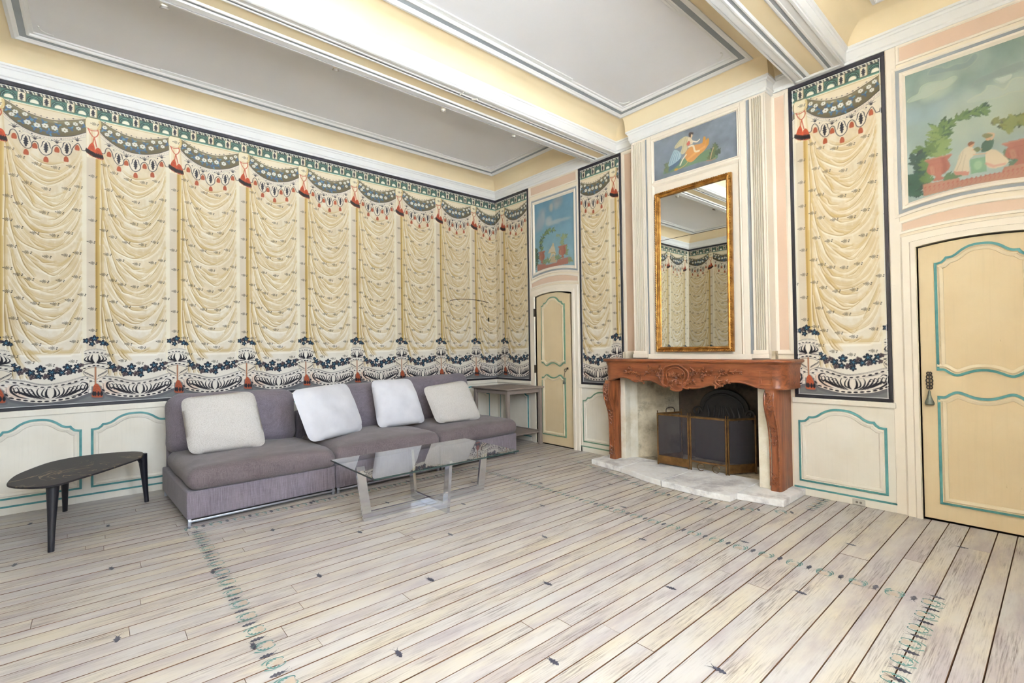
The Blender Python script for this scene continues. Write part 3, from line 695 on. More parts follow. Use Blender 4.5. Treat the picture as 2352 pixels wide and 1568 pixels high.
floor = struct('floor', 'whitewashed plank floor with worn brown edges and stencilled motifs')
build('subfloor', MB().box(-.1, W_ROOM+.1, -L_ROOM-.1, .55, -.12, -.03), 'dark_gap', floor)
edges = sorted(onB(px, py)[0] for px, py in ((1953.7, 1161), (2032.8, 1176), (2089.5, 1182.7), (2140, 1193), (2180.6, 1201), (2228, 1210), (2292.5, 1222), (2338, 1230)))
edges.insert(1, (edges[0]+edges[1])/2)
while edges[0] > 0.16: edges.insert(0, edges[0]-random.uniform(.080, .118))
edges[0] = 0.0
while edges[-1] < W_ROOM-.2: edges.append(edges[-1]+random.uniform(.11, .16))
edges.append(W_ROOM)
GAP = .0016
for i in range(len(edges)-1):
    x0, x1 = edges[i]+GAP/2+random.uniform(0, .0009), edges[i+1]-GAP/2-random.uniform(0, .0009)
    y = -L_ROOM; first = True
    while y < -.02:
        ln = random.uniform(2.0, 3.8) if not first else random.uniform(.5, 2.6)
        first = False
        y1 = min(y+ln, 0.0)
        if -y1 < .45: y1 = 0.0
        e = .0007; h = random.uniform(-.0008, .0008); c = .0016
        xc, yc = (x0+x1)/2, (y+y1)/2; a, b = (x1-x0)/2, (y1-y)/2-e/2
        lo = [(-a, -b), (a, -b), (a, b), (-a, b)]; hi = [(-a+c, -b+c*.5), (a-c, -b+c*.5), (a-c, b-c*.5), (-a+c, b-c*.5)]
        m = MB().rings([[(u, v, -.03) for u, v in lo], [(u, v, h-.0025) for u, v in lo], [(u, v, h) for u, v in hi]], True, True, False, 1)
        m.add([(u, v, h) for u, v in hi], [(0, 1, 2, 3)], 0); m.shift((xc, yc, 0))
        build('plank', m, ['plank', 'plank_edge'], floor, loc=(xc, yc, 0))
        y = y1
# ---------------------------------------------------------------- stencils on the boards (flat paint, laid 0.6 mm proud of the planks)
MAT['stencil_dark'] = painted('stencil_dark_paint', '#3f4150', '#54525c', .45, .4, 25.0, .9)
MAT['stencil_teal'] = painted('stencil_teal_paint', '#3a7472', '#6e958c', .45, .4, 25.0, .9)
MAT['stencil_beige'] = painted('stencil_beige_paint', '#b8a695', '#c2b3a3', .45, .4, 12.0, .8)
ZS = .0016
def leaf2d(x, y, ang, L, wd, lobes=4, jag=.4):
    n = lobes*4+1; up = []; dn = []
    for i in range(n):
        t = i/(n-1); r = math.sin(PI*min(t*1.04, 1))**.6*wd*(1-jag*(.5+.5*math.cos(t*lobes*2*PI)))+.0006
        up.append((t*L, r)); dn.append((t*L, -r))
    ca, sa = math.cos(ang), math.sin(ang)
    return [(x+a*ca-b*sa, y+a*sa+b*ca) for a, b in up+dn[::-1]]
def band2d(pts, w):
    P = [np.array(q) for q in crom(pts, 5)]; n = len(P); L = []; R = []
    for i in range(n):
        t = P[min(i+1, n-1)]-P[max(i-1, 0)]; t = t/(np.linalg.norm(t)+1e-9); nn = np.array([-t[1], t[0]])
        ww = np.interp(i/(n-1), np.linspace(0, 1, len(w)), w)/2
        L.append(tuple(P[i]+nn*ww)); R.append(tuple(P[i]-nn*ww))
    return L, R
def flat(mb, pts, mi=0): mb.add([(a, b, ZS) for a, b in pts], [tuple(range(len(pts)))], mi)
def flat_band(mb, pts, w, mi=0):
    L, R = band2d(pts, w); mb.rings([[(a, b, ZS) for a, b in L], [(a, b, ZS) for a, b in R]], False, mi=mi)
def dot(mb, x, y, r, mi=0): flat(mb, [(x+r*math.cos(k*PI/3), y+r*math.sin(k*PI/3)) for k in range(6)], mi)
def oak_leaf(mb, x, y, ang, k=1.0):
    """dark oak leaf whose tip points along ang, two feelers and three dots behind the stalk"""
    ca, sa = math.cos(ang), math.sin(ang); T = lambda a, b: (x+(a*ca-b*sa)*k, y+(a*sa+b*ca)*k)
    flat(mb, leaf2d(x-.06*ca*k, y-.06*sa*k, ang, .125*k, .034*k, 4, .55))
    for sg in (-1, 1):
        flat_band(mb, [T(-.05, sg*.006), T(-.075, sg*.014), T(-.098, sg*.030)], [.010*k, .006*k, .003*k])
        dot(mb, *T(-.112, sg*.040), .0034*k)
    dot(mb, *T(-.118, 0), .0034*k)
def share(name, mb, mats, parent):
    o = build(name, mb, mats, parent, recalc=False)
    return o.data, o
leaf_me = None
LX0, LDX, LY0, LDY = .435, .4825, -5.035, .4535
for i in range(-1, 13):
    for j in range(-1, 12):
        if (i+j) % 2: continue
        x, y = LX0+i*LDX, LY0+j*LDY
        if not (.1 < x < 6.5 and -5.35 < y < -.08): continue
        if 2.1 < x < 4.3 and y > -.75: continue
        if leaf_me is None:
            m = MB(); oak_leaf(m, 0, 0, 0, .46); o = build('painted_oak_leaf', m, 'stencil_dark', floor, recalc=False); leaf_me = o.data
        else:
            o = bpy.data.objects.new('painted_oak_leaf', leaf_me); COL.objects.link(o); o.parent = floor
        o.location = (x, y, 0); o.rotation_euler = (0, 0, random.uniform(-.12, .12))
def border_unit():
    """one repeat of the border, runs along +x; inside of the rectangle is +y"""
    m = MB(); oak_leaf(m, 0, -.012, -PI/2, .46)
    c = .0775; H = .58
    for sg in (-1, 1):
        flat_band(m, [(c+sg*x, y*H) for x, y in ((.004, -.056), (.026, -.036), (.036, .006), (.028, .055), (.016, .066), (.012, .056))], [.003, .008, .007, .0045, .0035, .002], 1)
        for dx, dy in ((.020, -.038), (.029, -.014), (.031, .010)): flat(m, [(c+sg*dx, (dy-.012)*H), (c+sg*dx, (dy+.012)*H), (c+sg*(dx-.009), (dy+.006)*H)], 1)
        flat_band(m, [(c+sg*x, y*H) for x, y in ((.022, -.080), (.036, -.050), (.043, -.008))], [.008, .006, .002], 1)
    flat(m, crom([(c-.019, .052*H), (c-.018, .012*H), (c, -.016*H), (c+.018, .012*H), (c+.019, .052*H), (c, .054*H)], 4, True), 2)
    return m
border_me = None
def border(x0, y0, x1, y1, step=.155):
    global border_me
    L = math.hypot(x1-x0, y1-y0); n = int(L/step); a = math.atan2(y1-y0, x1-x0)
    for k in range(n+1):
        if border_me is None:
            o = build('painted_border_motif', border_unit(), ['stencil_dark', 'stencil_teal', 'stencil_beige'], floor, recalc=False); border_me = o.data
        else:
            o = bpy.data.objects.new('painted_border_motif', border_me); COL.objects.link(o); o.parent = floor
        o.location = (x0+(x1-x0)*k/max(n, 1), y0+(y1-y0)*k/max(n, 1), 0); o.rotation_euler = (0, 0, a)
BX0, BX1, BY0, BY1 = 1.435, 5.19, -4.09, -1.515
border(BX0+.1, BY0, BX1, BY0)                  # along the left of the picture
border(BX1+.06, BY0+.05, BX1+.06, BY1-.06)
border(BX1-.01, BY1, BX0+.1, BY1)
border(BX0, BY1, BX0, BY0+.05)
border(4.36, -.40, 4.36, -.08, .10)
border(4.20, -.63, 2.55, -.80, .16) if False else None
for a, b in (((2.1, -.52), (2.55, -.63)), ((2.7, -.68), (3.25, -.85)), ((3.40, -.86), (4.0, -.78)), ((4.1, -.70), (4.3, -.58))):
    border(*b, *a, .165)

# ---------------------------------------------------------------- wall_left (x = 0): wallpaper over a panelled dado
wall_left = struct('wall_left', 'long wall papered with printed muslin drapery above a pale panelled dado')
build('wall_face', MB().box(-.2, 0, -L_ROOM-.2, .2, -.1, 4.1), 'cream', wall_left)
ZB, ZT = .845, 3.58
tile = colour_grid('wallpaper_drop', wp_slice(WP_FINE, TU0, TU0+PER), TU0, TU0+PER, TZ0, TZ1, MAT['wallpaper'])
def drop(me, parent, loc, rz, name='wallpaper_drop'):
    o = bpy.data.objects.new(name, me); COL.objects.link(o); o.parent = parent
    o.location = loc; o.rotation_euler = (0, 0, rz); return o
KN0 = -.4225
for k in range(1, 9): drop(tile, wall_left, (.004, KN0-k*PER, 0), PI/2)
ue = -KN0-.006
part = colour_grid('wallpaper_drop', wp_slice(WP_MID, TU0, ue), TU0, ue, TZ0, TZ1, MAT['wallpaper'])
drop(part, wall_left, (.004, KN0, 0), PI/2)
def paper_border(parent, rot, a0, a1, sides=(1, 1)):
    """black painted batten round a papered field; along local x on plane y=0"""
    fn = {'A': lambda a, z, h: (h, a, z), 'B': lambda a, z, h: (a, -h, z), 'C': lambda a, z, h: (a, -L_ROOM+h, z)}[rot]
    segs = [(a0, a1, ZB, ZB+.026), (a0, a1, ZT-.032, ZT)]
    if sides[0]: segs.append((a0, a0+.026, ZB+.026, ZT-.032))
    if sides[1]: segs.append((a1-.026, a1, ZB+.026, ZT-.032))
    for p, q, r, t in segs:
        m = MB().prism(rect(p, q, r, t), fn, 0, .014); build('black_batten', m, 'black_frame', parent, bevel=.003, bseg=1)
    lines = [(a0+.028, a1-.028, ZB+.030, ZB+.033), (a0+.028, a1-.028, ZT-.039, ZT-.036)]
    if sides[0]: lines.append((a0+.031, a0+.034, ZB+.030, ZT-.036))
    if sides[1]: lines.append((a1-.034, a1-.031, ZB+.030, ZT-.036))
    m = MB()
    for p, q, r, t in lines: m.prism(rect(p, q, r, t), fn, 0, .0055)
    build('white_fillet', m, 'white', parent)
paper_border(wall_left, 'A', -L_ROOM, 0.0, (0, 0))
# dado rail, panels, base lines
def shaped(a0, a1, z0, zs, zt, flip=False):
    """panel outline with the shaped top of the joinery; zs = corner height, zt = crown"""
    h = (a1-a0)/2; prof = [(0, 0), (.075, 0), (.15, .04), (.205, .16), (.255, .34), (.36, .345), (.46, .46), (.58, .70), (.72, .89), (.86, .98), (1, 1)]
    sm = prof[:5]+[q for q in crom(prof[4:], 3)][1:]
    L = [(a0+h*u, zs+(zt-zs)*v) for u, v in sm]
    return [(a0, z0), (a1, z0)]+[(2*(a0+h)-a, z) for a, z in L][:-1]+L[::-1]
def ccw(P): return P
PANEL_PROF = [(0, .002, 0), (0, .008, 0), (.017, .012, 1), (.021, .004, 1), (.032, .013, 1), (.050, .008, 1), (.056, .001, 2)]
def dado_panel(parent, fn, a0, a1, z0, zs, zt, line='teal'):
    m = MB(); frame(m, shaped(a0, a1, z0, zs, zt), PANEL_PROF, fn, cap=2)
    return build('dado_panel', m, [line, 'dado', 'dado'], parent, recalc=True)
m = MB().prism(rect(-L_ROOM, 0, .792, .845), lambda a, z, h: WA(a, z, h), 0, .018)
build('dado_rail', m, 'dado', wall_left, bevel=.006)
build('dado_field', MB().prism(rect(-L_ROOM, 0, 0, .80), WA, 0, .002), 'dado', wall_left)
pw = .555; yy = -4.713+.028
ys = [(-4.713-.03-k*.612-.553, -4.713-.03-k*.612) for k in range(2)]
ys = [(-5.30, -4.743), (-4.683, -4.06), (-4.0, -3.40), (-3.34, -2.74), (-2.68, -2.08), (-2.02, -1.42), (-1.36, -.86), (-.80, -.16)]
for a, b in ys: dado_panel(wall_left, WA, a, b, .122, .645, .765)
def base_line(parent, fn, a0, a1, line='teal', z=.058):
    build('base_board', MB().prism(rect(a0, a1, 0, z), fn, 0, .008), 'dado', parent, bevel=.002, bseg=1)
    build('painted_line', MB().prism(rect(a0, a1, z, z+.014), fn, 0, .0095), line, parent, bevel=.002, bseg=1)
base_line(wall_left, WA, -L_ROOM, 0)
# concealed door cut through the paper
arcp = [onA(1033, 690), onA(1055, 687), onA(1085, 688), onA(1105, 691), onA(1121, 695)]
m = MB().tube([(.0052, a, z) for a, z in crom(arcp, 6)], .0045, 6)
build('concealed_door_head_seam', m, 'dark_gap', wall_left)
MAT['seam'] = NT('paper_seam').done(S('#9a8f80'), .8, .1)
for q in (arcp[0], arcp[-1]): build('concealed_door_side_seam', MB().box(.003, .0052, q[0]-.0016, q[0]+.0016, ZB+.03, q[1]), 'seam', wall_left)
build('concealed_door_pull', MB().box(.004, .016, arcp[-1][0]-.008, arcp[-1][0]+.008, 1.72, 1.78), 'dark_gap', wall_left, bevel=.003)

# ---------------------------------------------------------------- wall_back (y = 0): doors, papered strips, chimney breast
wall_back = struct('wall_back', 'fireplace wall with two painted doors, papered strips and pink panels')
FBX0, FBX1, FBZ = 2.46, 3.98, 1.0         # hole of the fireplace
D1 = (.875, 1.562, 2.02, 2.062)           # door_1 opening x0, x1, spring, crown
D2 = (4.998, 5.69, 2.02, 2.052)
def arch(x0, x1, zs, zc, n=12):
    return [(x0+(x1-x0)*t/n, zs+(zc-zs)*(1-(2*t/n-1)**2)) for t in range(n+1)]
def wall_piece(x0, x1, z0, z1): build('wall_face', MB().box(x0, x1, 0, .2, z0, z1), 'cream', wall_back)
wall_piece(-.2, D1[0]-.02, -.1, 4.1); wall_piece(D1[0]-.02, D1[1]+.02, 2.10, 4.1); wall_piece(D1[1]+.02, FBX0, -.1, 4.1)
wall_piece(FBX0, FBX1, FBZ, 4.1); wall_piece(FBX1, D2[0]-.02, -.1, 4.1); wall_piece(D2[0]-.02, D2[1]+.02, 2.10, 4.1); wall_piece(D2[1]+.02, W_ROOM+.2, -.1, 4.1)
build('door_gap_shade', MB().box(D1[0]-.02, D1[1]+.02, .12, .2, -.1, 2.1), 'dark_gap', wall_back); build('door_gap_shade', MB().box(D2[0]-.02, D2[1]+.02, .12, .2, -.1, 2.1), 'dark_gap', wall_back)  # dark slabs behind the leaves; shade of the gap put into their colour
# papered strips
def strip(x0, x1, xk, img, sides):
    u0, u1 = x0+.026*sides[0]-xk, x1-.026*sides[1]-xk
    me = colour_grid('wallpaper_strip', wp_slice(img, u0, u1), u0, u1, TZ0, TZ1, MAT['wallpaper'])
    drop(me, wall_back, (xk, -.004, 0), 0, 'wallpaper_strip'); paper_border(wall_back, 'B', x0, x1, sides)
strip(0.004, .752, .175, WP_COARSE, (0, 1))
strip(1.690, 2.345, 2.225, WP_COARSE, (1, 1))
strip(4.148, 4.836, 4.238, WP_MID, (1, 1))
strip(5.88, 6.56, 6.0, WP_COARSE, (1, 1))
for x0, x1, px0, px1, ln in ((.01, .755, .07, .70, 'teal'), (1.66, 2.36, 1.707, 2.32, 'green'), (4.125, 4.845, 4.168, 4.792, 'teal'), (5.85, 6.6, 5.92, 6.5, 'teal')):
    build('dado_field', MB().prism(rect(x0, x1, 0, .80), WB, 0, .002), 'dado', wall_back)
    build('dado_rail', MB().prism(rect(x0, x1+.008, .800, .845), WB, 0, .022), 'dado', wall_back, bevel=.008)
    dado_panel(wall_back, WB, px0, px1, .118, .645, .765, ln)
    base_line(wall_back, WB, x0, x1, ln)
# door surrounds
def surround(o0, o1, D, frame_x, frame_z, crown, door_no):
    x0, x1, zs, zc = D
    # casing: inner arch to outer arch
    for nm, a, h, zz in (('door_casing', (x0-.095, x1+.105), .022, .092), ('door_casing', (x0-.045, x1+.050), .034, .045)):
        inner = [(x0, 0)]+arch(x0, x1, zs, zc)+[(x1, 0)]
        outer = [(a[0], 0)]+arch(a[0], a[1], zs+zz, zc+zz)+[(a[1], 0)]
        m = MB(); n = len(inner)
        m.rings([[WB(p, q, -.10) for p, q in inner], [WB(p, q, h*.7) for p, q in inner], [WB(p+(-.006 if i < n/2 else .006), q, h) for i, (p, q) in enumerate(inner)],
                 [WB(p+(.012 if i < n/2 else -.012), q-.006, h) for i, (p, q) in enumerate(outer)], [WB(p, q, h*.5) for p, q in outer], [WB(p, q, 0) for p, q in outer]], False)
        build(nm, m, 'casing', wall_back)
    # side stiles up to the cornice
    build('wall_stile', MB().prism(rect(o0, x0-.095, 0, 3.585), WB, 0, .008), 'casing', wall_back, bevel=.002, bseg=1)
    build('wall_stile', MB().prism(rect(x1+.105, o1, 0, 3.585), WB, 0, .008), 'casing', wall_back, bevel=.002, bseg=1)
    # pink arc over the casing
    a0, a1 = x0-.09, x1+.10
    lo = arch(a0, a1, zs+.128, zc+.128); hi = arch(a0, a1, zs+.200, zc+.222)
    m = MB(); frame(m, lo+hi[::-1], [(-.012, 0, 0), (-.012, .010, 0), (.004, .010, 0), (.010, .003, 1)], WB, cap=1)
    build('pink_panel', m, ['casing', 'pink'], wall_back)
    # frame of the picture: blue-grey line between white mouldings
    fx0, fx1 = frame_x; fz0, fz1 = frame_z
    lo = arch(fx0, fx1, fz0, fz0+crown)
    m = MB(); frame(m, lo+[(fx1, fz1), (fx0, fz1)], [(-.020, 0, 0), (-.018, .012, 0), (-.002, .016, 0), (.004, .010, 1), (.026, .010, 0), (.030, .018, 0), (.046, .022, 0), (.058, .010, 0), (.064, .004, 0)], WB)
    build('picture_moulding', m, ['casing', 'bluegrey'], wall_back)
    m = MB(); frame(m, rect(a0+.01, a1-.01, 3.452, 3.572), [(-.014, 0, 0), (-.012, .010, 0), (.002, .010, 0), (.008, .003, 1)], WB, cap=1)
    build('pink_panel', m, ['casing', 'pink'], wall_back)
surround(.755, 1.690, D1, (.815, 1.665), (2.283, 3.375), .055, 1)
surround(4.840, 5.88, D2, (4.895, 5.80), (2.283, 3.395), .060, 2)
# tall pink strips each side of the breast
BR0, BR1, BRY = 2.602, 4.006, -.15
for x0, x1 in ((2.375, 2.600), (4.010, 4.128)):
    m = MB(); frame(m, rect(x0, x1, 1.24, 3.56), [(-.02, 0, 0), (-.018, .012, 0), (.006, .012, 0), (.020, .004, 1)], WB, cap=1)
    build('pink_panel', m, ['casing', 'pink'], wall_back)
# ---- chimney breast
breast = build('chimney_breast', MB().box(BR0, BR1, BRY, 0, 1.12, 3.62), 'casing', wall_back, bevel=.003, bseg=1)
FB = lambda a, b, h: (a, BRY-h, b)
def pilaster(x0, x1):
    m = MB(); n = 5; z0, z1 = 1.255, 3.535; w = (x1-x0-.03)/n
    pts = [(x0, 0), (x0, .030), (x0+.015, .030)]
    for k in range(n):
        c = x0+.015+w*(k+.5); r = w*.38
        pts.append((c-r, .030))
        for j in range(1, 6): a = PI-j*PI/6; pts.append((c+r*math.cos(a), .030-.026*math.sin(a)))
        pts.append((c+r, .030))
    pts += [(x1-.015, .030), (x1, .030), (x1, 0)]
    m.rings([[(a, BRY-h, z0) for a, h in pts], [(a, BRY-h, z1) for a, h in pts]], False, True, True)
    build('fluted_pilaster', m, 'casing', breast)
    for zz, e in ((1.185, .012), (1.225, .006)): build('pilaster_base', MB().box(x0-e, x1+e, BRY-.034-e, BRY, zz, zz+(.04 if zz < 1.2 else .035)), 'casing', breast, bevel=.004)
pilaster(2.612, 2.762); pilaster(3.880, 4.000)
for x0, x1 in ((2.772, 2.800), (3.842, 3.870)):
    build('blue_strip', MB().box(x0, x1, BRY-.004, BRY, 1.20, 3.545), 'bluegrey', breast)
for x0, x1 in ((2.800, 2.850), (3.790, 3.842)):
    build('trumeau_stile', MB().box(x0, x1, BRY-.020, BRY, 1.20, 3.545), 'casing', breast, bevel=.006)
build('trumeau_rail', MB().box(2.85, 3.79, BRY-.018, BRY, 3.515, 3.545), 'casing', breast, bevel=.005)
m = MB(); frame(m, rect(2.850, 3.790, 3.030, 3.515), [(0, .018, 0), (.010, .022, 0), (.022, .010, 0), (.030, .016, 0), (.034, .004, 0)], FB); build('trumeau_moulding', m, 'casing', breast)
m = MB(); frame(m, rect(2.850, 3.790, 1.185, 3.030), [(0, .018, 0), (.012, .022, 0), (.024, .010, 0), (.030, .004, 0)], FB); build('trumeau_moulding', m, 'casing', breast)
build('trumeau_base', MB().box(2.780, 3.862, BRY-.030, BRY, 1.165, 1.225), 'casing', breast, bevel=.005)

# ---------------------------------------------------------------- the two walls behind the camera, with the windows that light the room
wall_right = struct('wall_right', 'window wall'); wall_near = struct('wall_near', 'papered wall opposite the fireplace')
ed = [-L_ROOM-.2]+[v for w in WINS_D for v in w]+[.2]
for k in range(0, len(ed), 2): build('wall_face', MB().box(W_ROOM, W_ROOM+.35, ed[k], ed[k+1], -.1, 4.1), 'cream', wall_right)
for a, b in WINS_D:
    build('wall_face', MB().box(W_ROOM, W_ROOM+.35, a, b, -.1, WIN_Z[0]), 'cream', wall_right); build('wall_face', MB().box(W_ROOM, W_ROOM+.35, a, b, WIN_Z[1], 4.1), 'cream', wall_right)
ed = [-.2]+[v for w in WINS_C for v in w]+[W_ROOM+.35]
for k in range(0, len(ed), 2): build('wall_face', MB().box(ed[k], ed[k+1], -L_ROOM-.35, -L_ROOM, -.1, 4.1), 'cream', wall_near)
for a, b in WINS_C:
    build('wall_face', MB().box(a, b, -L_ROOM-.35, -L_ROOM, -.1, WIN_Z[0]), 'cream', wall_near); build('wall_face', MB().box(a, b, -L_ROOM-.35, -L_ROOM, WIN_Z[1], 4.1), 'cream', wall_near)
MAT['bounce_ground'] = painted('pale_bounce_surface', '#d2d2d0', '#c4c3c0', .8, .2, 1.5, .6)  # unseen ground, added to bounce sunlight up onto the ceiling
bounce_ground = struct('bounce_ground', 'unseen pale ground added outside the windows to bounce sunlight in')
build('bounce_slab', MB().box(W_ROOM+.36, W_ROOM+22, -24, 20, -.6, -.45), 'bounce_ground', bounce_ground)
wn = 0
def window(fn, a, b):
    global wn
    wn += 1
    w = struct('window_%d' % wn, 'tall daylight window')
    z0, z1 = WIN_Z; m = MB()
    for p, q, r, t in ((a, a+.06, z0, z1), (b-.06, b, z0, z1), (a, b, z0, z0+.07), (a, b, z1-.06, z1), ((a+b)/2-.04, (a+b)/2+.04, z0, z1)): m.prism(rect(p, q, r, t), fn, .10, .16)
    for k in range(1, 5):
        z = z0+(z1-z0)*k/5; m.prism(rect(a, b, z-.012, z+.012), fn, .115, .145)
    build('window_frame', m, 'white', w)
for a, b in WINS_D: window(lambda p, q, h: (W_ROOM+h, p, q), a, b)
for a, b in WINS_C: window(lambda p, q, h: (p, -L_ROOM-h, q), a, b)
for k in range(5):
    xk = .53+k*PER
    if xk < 3.0: drop(tile, wall_near, (xk, -L_ROOM+.004, 0), PI)
paper_border(wall_near, 'C', 0, 3.05, (0, 1))
build('dado_field', MB().box(0, 3.2, -L_ROOM, -L_ROOM+.004, 0, .845), 'dado', wall_near)

# ---------------------------------------------------------------- ceiling: three coved bays between two beams
ceiling = struct('ceiling', 'coved plaster ceiling in three bays between painted beams')
B1, B2 = (1.93, 2.27), (4.22, 4.56)
BAYS = [(0.0, B1[0]), (B1[1], B2[0]), (B2[1], W_ROOM)]
CORN = [(0, 3.582), (.016, 3.584), (.016, 3.604), (.026, 3.612), (.026, 3.672), (.034, 3.676), (.040, 3.690), (.050, 3.694), (.050, 3.712)]
COVE = [(.050+.212*(1-math.cos(t*PI/20)), 3.712+.130*math.sin(t*PI/20)) for t in range(11)]
MO = [(.262, 3.842), (.262, 3.832), (.284, 3.828), (.296, 3.838), (.306, 3.842), (.310, 3.847)]
BL = [(.310, 3.847), (.352, 3.847)]
MI = [(.352, 3.847), (.354, 3.845), (.362, 3.843), (.370, 3.848), (.374, 3.862), (.392, 3.862), (.396, 3.872)]
for x0, x1 in BAYS:
    y0, y1 = -L_ROOM, 0.0
    def ring(o, z): return [(x0+o, y0+o, z), (x1-o, y0+o, z), (x1-o, y1-o, z), (x0+o, y1-o, z)]
    for nm, pr, mt in (('cornice', CORN, 'white'), ('cove', COVE, 'yellow'), ('panel_moulding', MO, 'white'), ('painted_line', BL, 'bluegrey'), ('inner_moulding', MI, 'white')):
        o = build(nm, MB().rings([ring(*q) for q in pr]), mt, ceiling)
        if nm == 'cove': smooth_mesh(o.data, .5)
    q = ring(.396, 3.872)
    build('ceiling_panel', MB().add(q, [(0, 1, 2, 3)]), 'plaster', ceiling)
    # small corner ornaments of the plaster border
    for cx, cy, sx, sy in ((x0+.40, y0+.40, 1, 1), (x1-.40, y0+.40, -1, 1), (x1-.40, y1-.40, -1, -1), (x0+.40, y1-.40, 1, -1)):
        m = MB().tube([(cx+sx*(.10-.07*math.cos(t)), cy+sy*(.10-.07*math.sin(t)), 3.870) for t in np.linspace(-.2, 1.75, 9)], .006, 6)
        build('corner_ornament', m, 'white', ceiling)
    for (ex, ey, a, b) in ((x0+.405, (y0+y1)/2, .012, 1.5), (x1-.405, (y0+y1)/2, .012, 1.5)):
        build('inner_bead', MB().box(ex-.012, ex+.012, ey-b, ey+b, 3.862, 3.874), 'white', ceiling, bevel=.003, bseg=1)
for b0, b1 in (B1, B2):
    z = 3.590
    pr = [(0, 3.62), (0, z), (.045, z), (.049, z-.004), (.060, z-.004), (.064, z+.004), (.068, z+.006), (.090, z+.006), (.094, z), (.104, z), (.110, z+.006), (.116, z+.010)]
    w = b1-b0
    full = [(b0+a, h, ) for a, h in pr]+[(b1-a, h) for a, h in pr[::-1]]
    mats = []
    m = MB()
    for i in range(len(full)-1):
        a, h = full[i]; b, g = full[i+1]; mid = (a+b)/2
        d = min(mid-b0, b1-mid)
        mi = 2 if d > .116 else (1 if .068 <= d <= .090 else 0)
        m.quad((a, -L_ROOM, h), (b, -L_ROOM, g), (b, 0, g), (a, 0, h), mi)
    m.quad((b0, -L_ROOM, 3.9), (b0, 0, 3.9), (b1, 0, 3.9), (b1, -L_ROOM, 3.9), 0)
    build('ceiling_beam', m, ['white', 'bluegrey', 'yellow'], ceiling)
    build('beam_end', MB().box(b0, b1, -.055, 0, 3.582, 3.605), 'white', ceiling, bevel=.003, bseg=1)
    # fascia on both flanks
    for s, xx in ((-1, b0), (1, b1)):
        build('beam_fascia', MB().box(min(xx, xx+s*.03), max(xx, xx+s*.03), -L_ROOM, 0, 3.600, 3.706), 'white', ceiling, bevel=.004, bseg=1)
build('roof_slab', MB().box(-.2, W_ROOM+.35, -L_ROOM-.35, .2, 3.95, 4.1), 'plaster', ceiling)
# cornice and cove that step round the chimney breast
m = MB(); R_ = []
for o, z in CORN: R_.append([(BR0-o, 0, z-.02), (BR0-o, BRY-o, z-.02), (BR1+o, BRY-o, z-.02), (BR1+o, 0, z-.02)])
m.rings(R_, False); build('breast_cornice', m, 'white', ceiling)
pr = [(BRY-.050-(.262+.0-.20)*(1-math.cos(t*PI/20)), 3.692+.150*math.sin(t*PI/20)) for t in range(11)]
m = MB(); a, b = BR0-.05, BR1+.05
m.rings([[(a, y, z), (b, y, z)] for y, z in pr], False)
for xx in (a, b): m.add([(xx, y, z) for y, z in pr]+[(xx, 0, 3.842), (xx, 0, 3.692)], [tuple(range(len(pr)+2))])
o = build('breast_cove', m, 'yellow', ceiling); smooth_mesh(o.data, .5)

# ================================================================ DOORS
MAT['iron'] = painted('dark_iron', '#3a2c22', '#1c1714', .5, .5, 20.0, .8)
MAT['bronze'] = painted('verdigris_bronze', '#6c7263', '#3c4038', .4, .6, 30.0, .9)
def shaped_bottom(a0, a1, zb, dz, pts_top):
    """lower edge that snakes like the upper door panel's: dips either side of a raised middle"""
    prof = [(0, 0), (.09, 0), (.17, .03), (.27, .55), (.40, 1.0), (.52, .95), (.66, .55), (.80, .18), (.92, .02), (1, 0)]
    h = (a1-a0)/2; q = crom(prof, 3)
    L = [(a0+h*u, zb-dz*v) for u, v in q]
    return L+[(2*(a0+h)-a, z) for a, z in L[:-1]][::-1]
def serp_top(a0, a1, zt, dz):
    L = shaped_bottom(a0, a1, 0, -dz, None); return [(a, zt+z) for a, z in L]
def door(no, D, pan_x, label, line, pull):
    x0, x1, zs, zc = D
    d = struct('door_%d' % no, label, (x0, .02, 0))
    g = .006; gap_r = .022 if no == 1 else .004
    out = [(x0+g, .012), (x1-gap_r, .012)]+arch(x0+g, x1-gap_r, zs-.008, zc-.010)[::-1]
    if no == 1:      # stands ajar: the leaf leans away from the jamb towards the top
        out = [(x, z) if x < (x0+x1)/2 else (x-.042*(z/zs)*min(1, (x-(x0+x1)/2)/.25), z) for x, z in out]
    m = MB().prism(out, lambda a, b, h: (a, .03-h, b), -.04, .03)
    build('door_leaf', m, 'door', d, bevel=.003, bseg=1)
    DF = lambda a, b, h: (a, -h, b)
    PR = [(0, .0005, 0), (.002, .010, 0), (.018, .013, 1), (.022, .005, 1), (.032, .017, 1), (.050, .010, 1), (.056, -.004, 2), (.080, .004, 2)]
    a0, a1 = pan_x
    up_top = shaped(a0, a1, 0, 1.890, 2.000)[2:]
    up = shaped_bottom(a0, a1, 1.098, .038, None)[:]+up_top
    m = MB(); frame(m, up, PR, DF, cap=2); build('door_panel', m, [line, 'moulding', 'door'], d)
    lo = [(a0, .128), (a1, .128)]+serp_top(a0, a1, .915, .038)[::-1]
    m = MB(); frame(m, lo, PR, DF, cap=2); build('door_panel', m, [line, 'moulding', 'door'], d)
    return d
door_1 = door(1, D1, (.977, 1.420), 'narrow cream door left of the fireplace with green-lined shaped panels, standing ajar', 'green', 0)
door_2 = door(2, D2, (5.092, 5.592), 'cream door right of the fireplace with green-lined shaped panels and hanging metal pull', 'teal', 1)
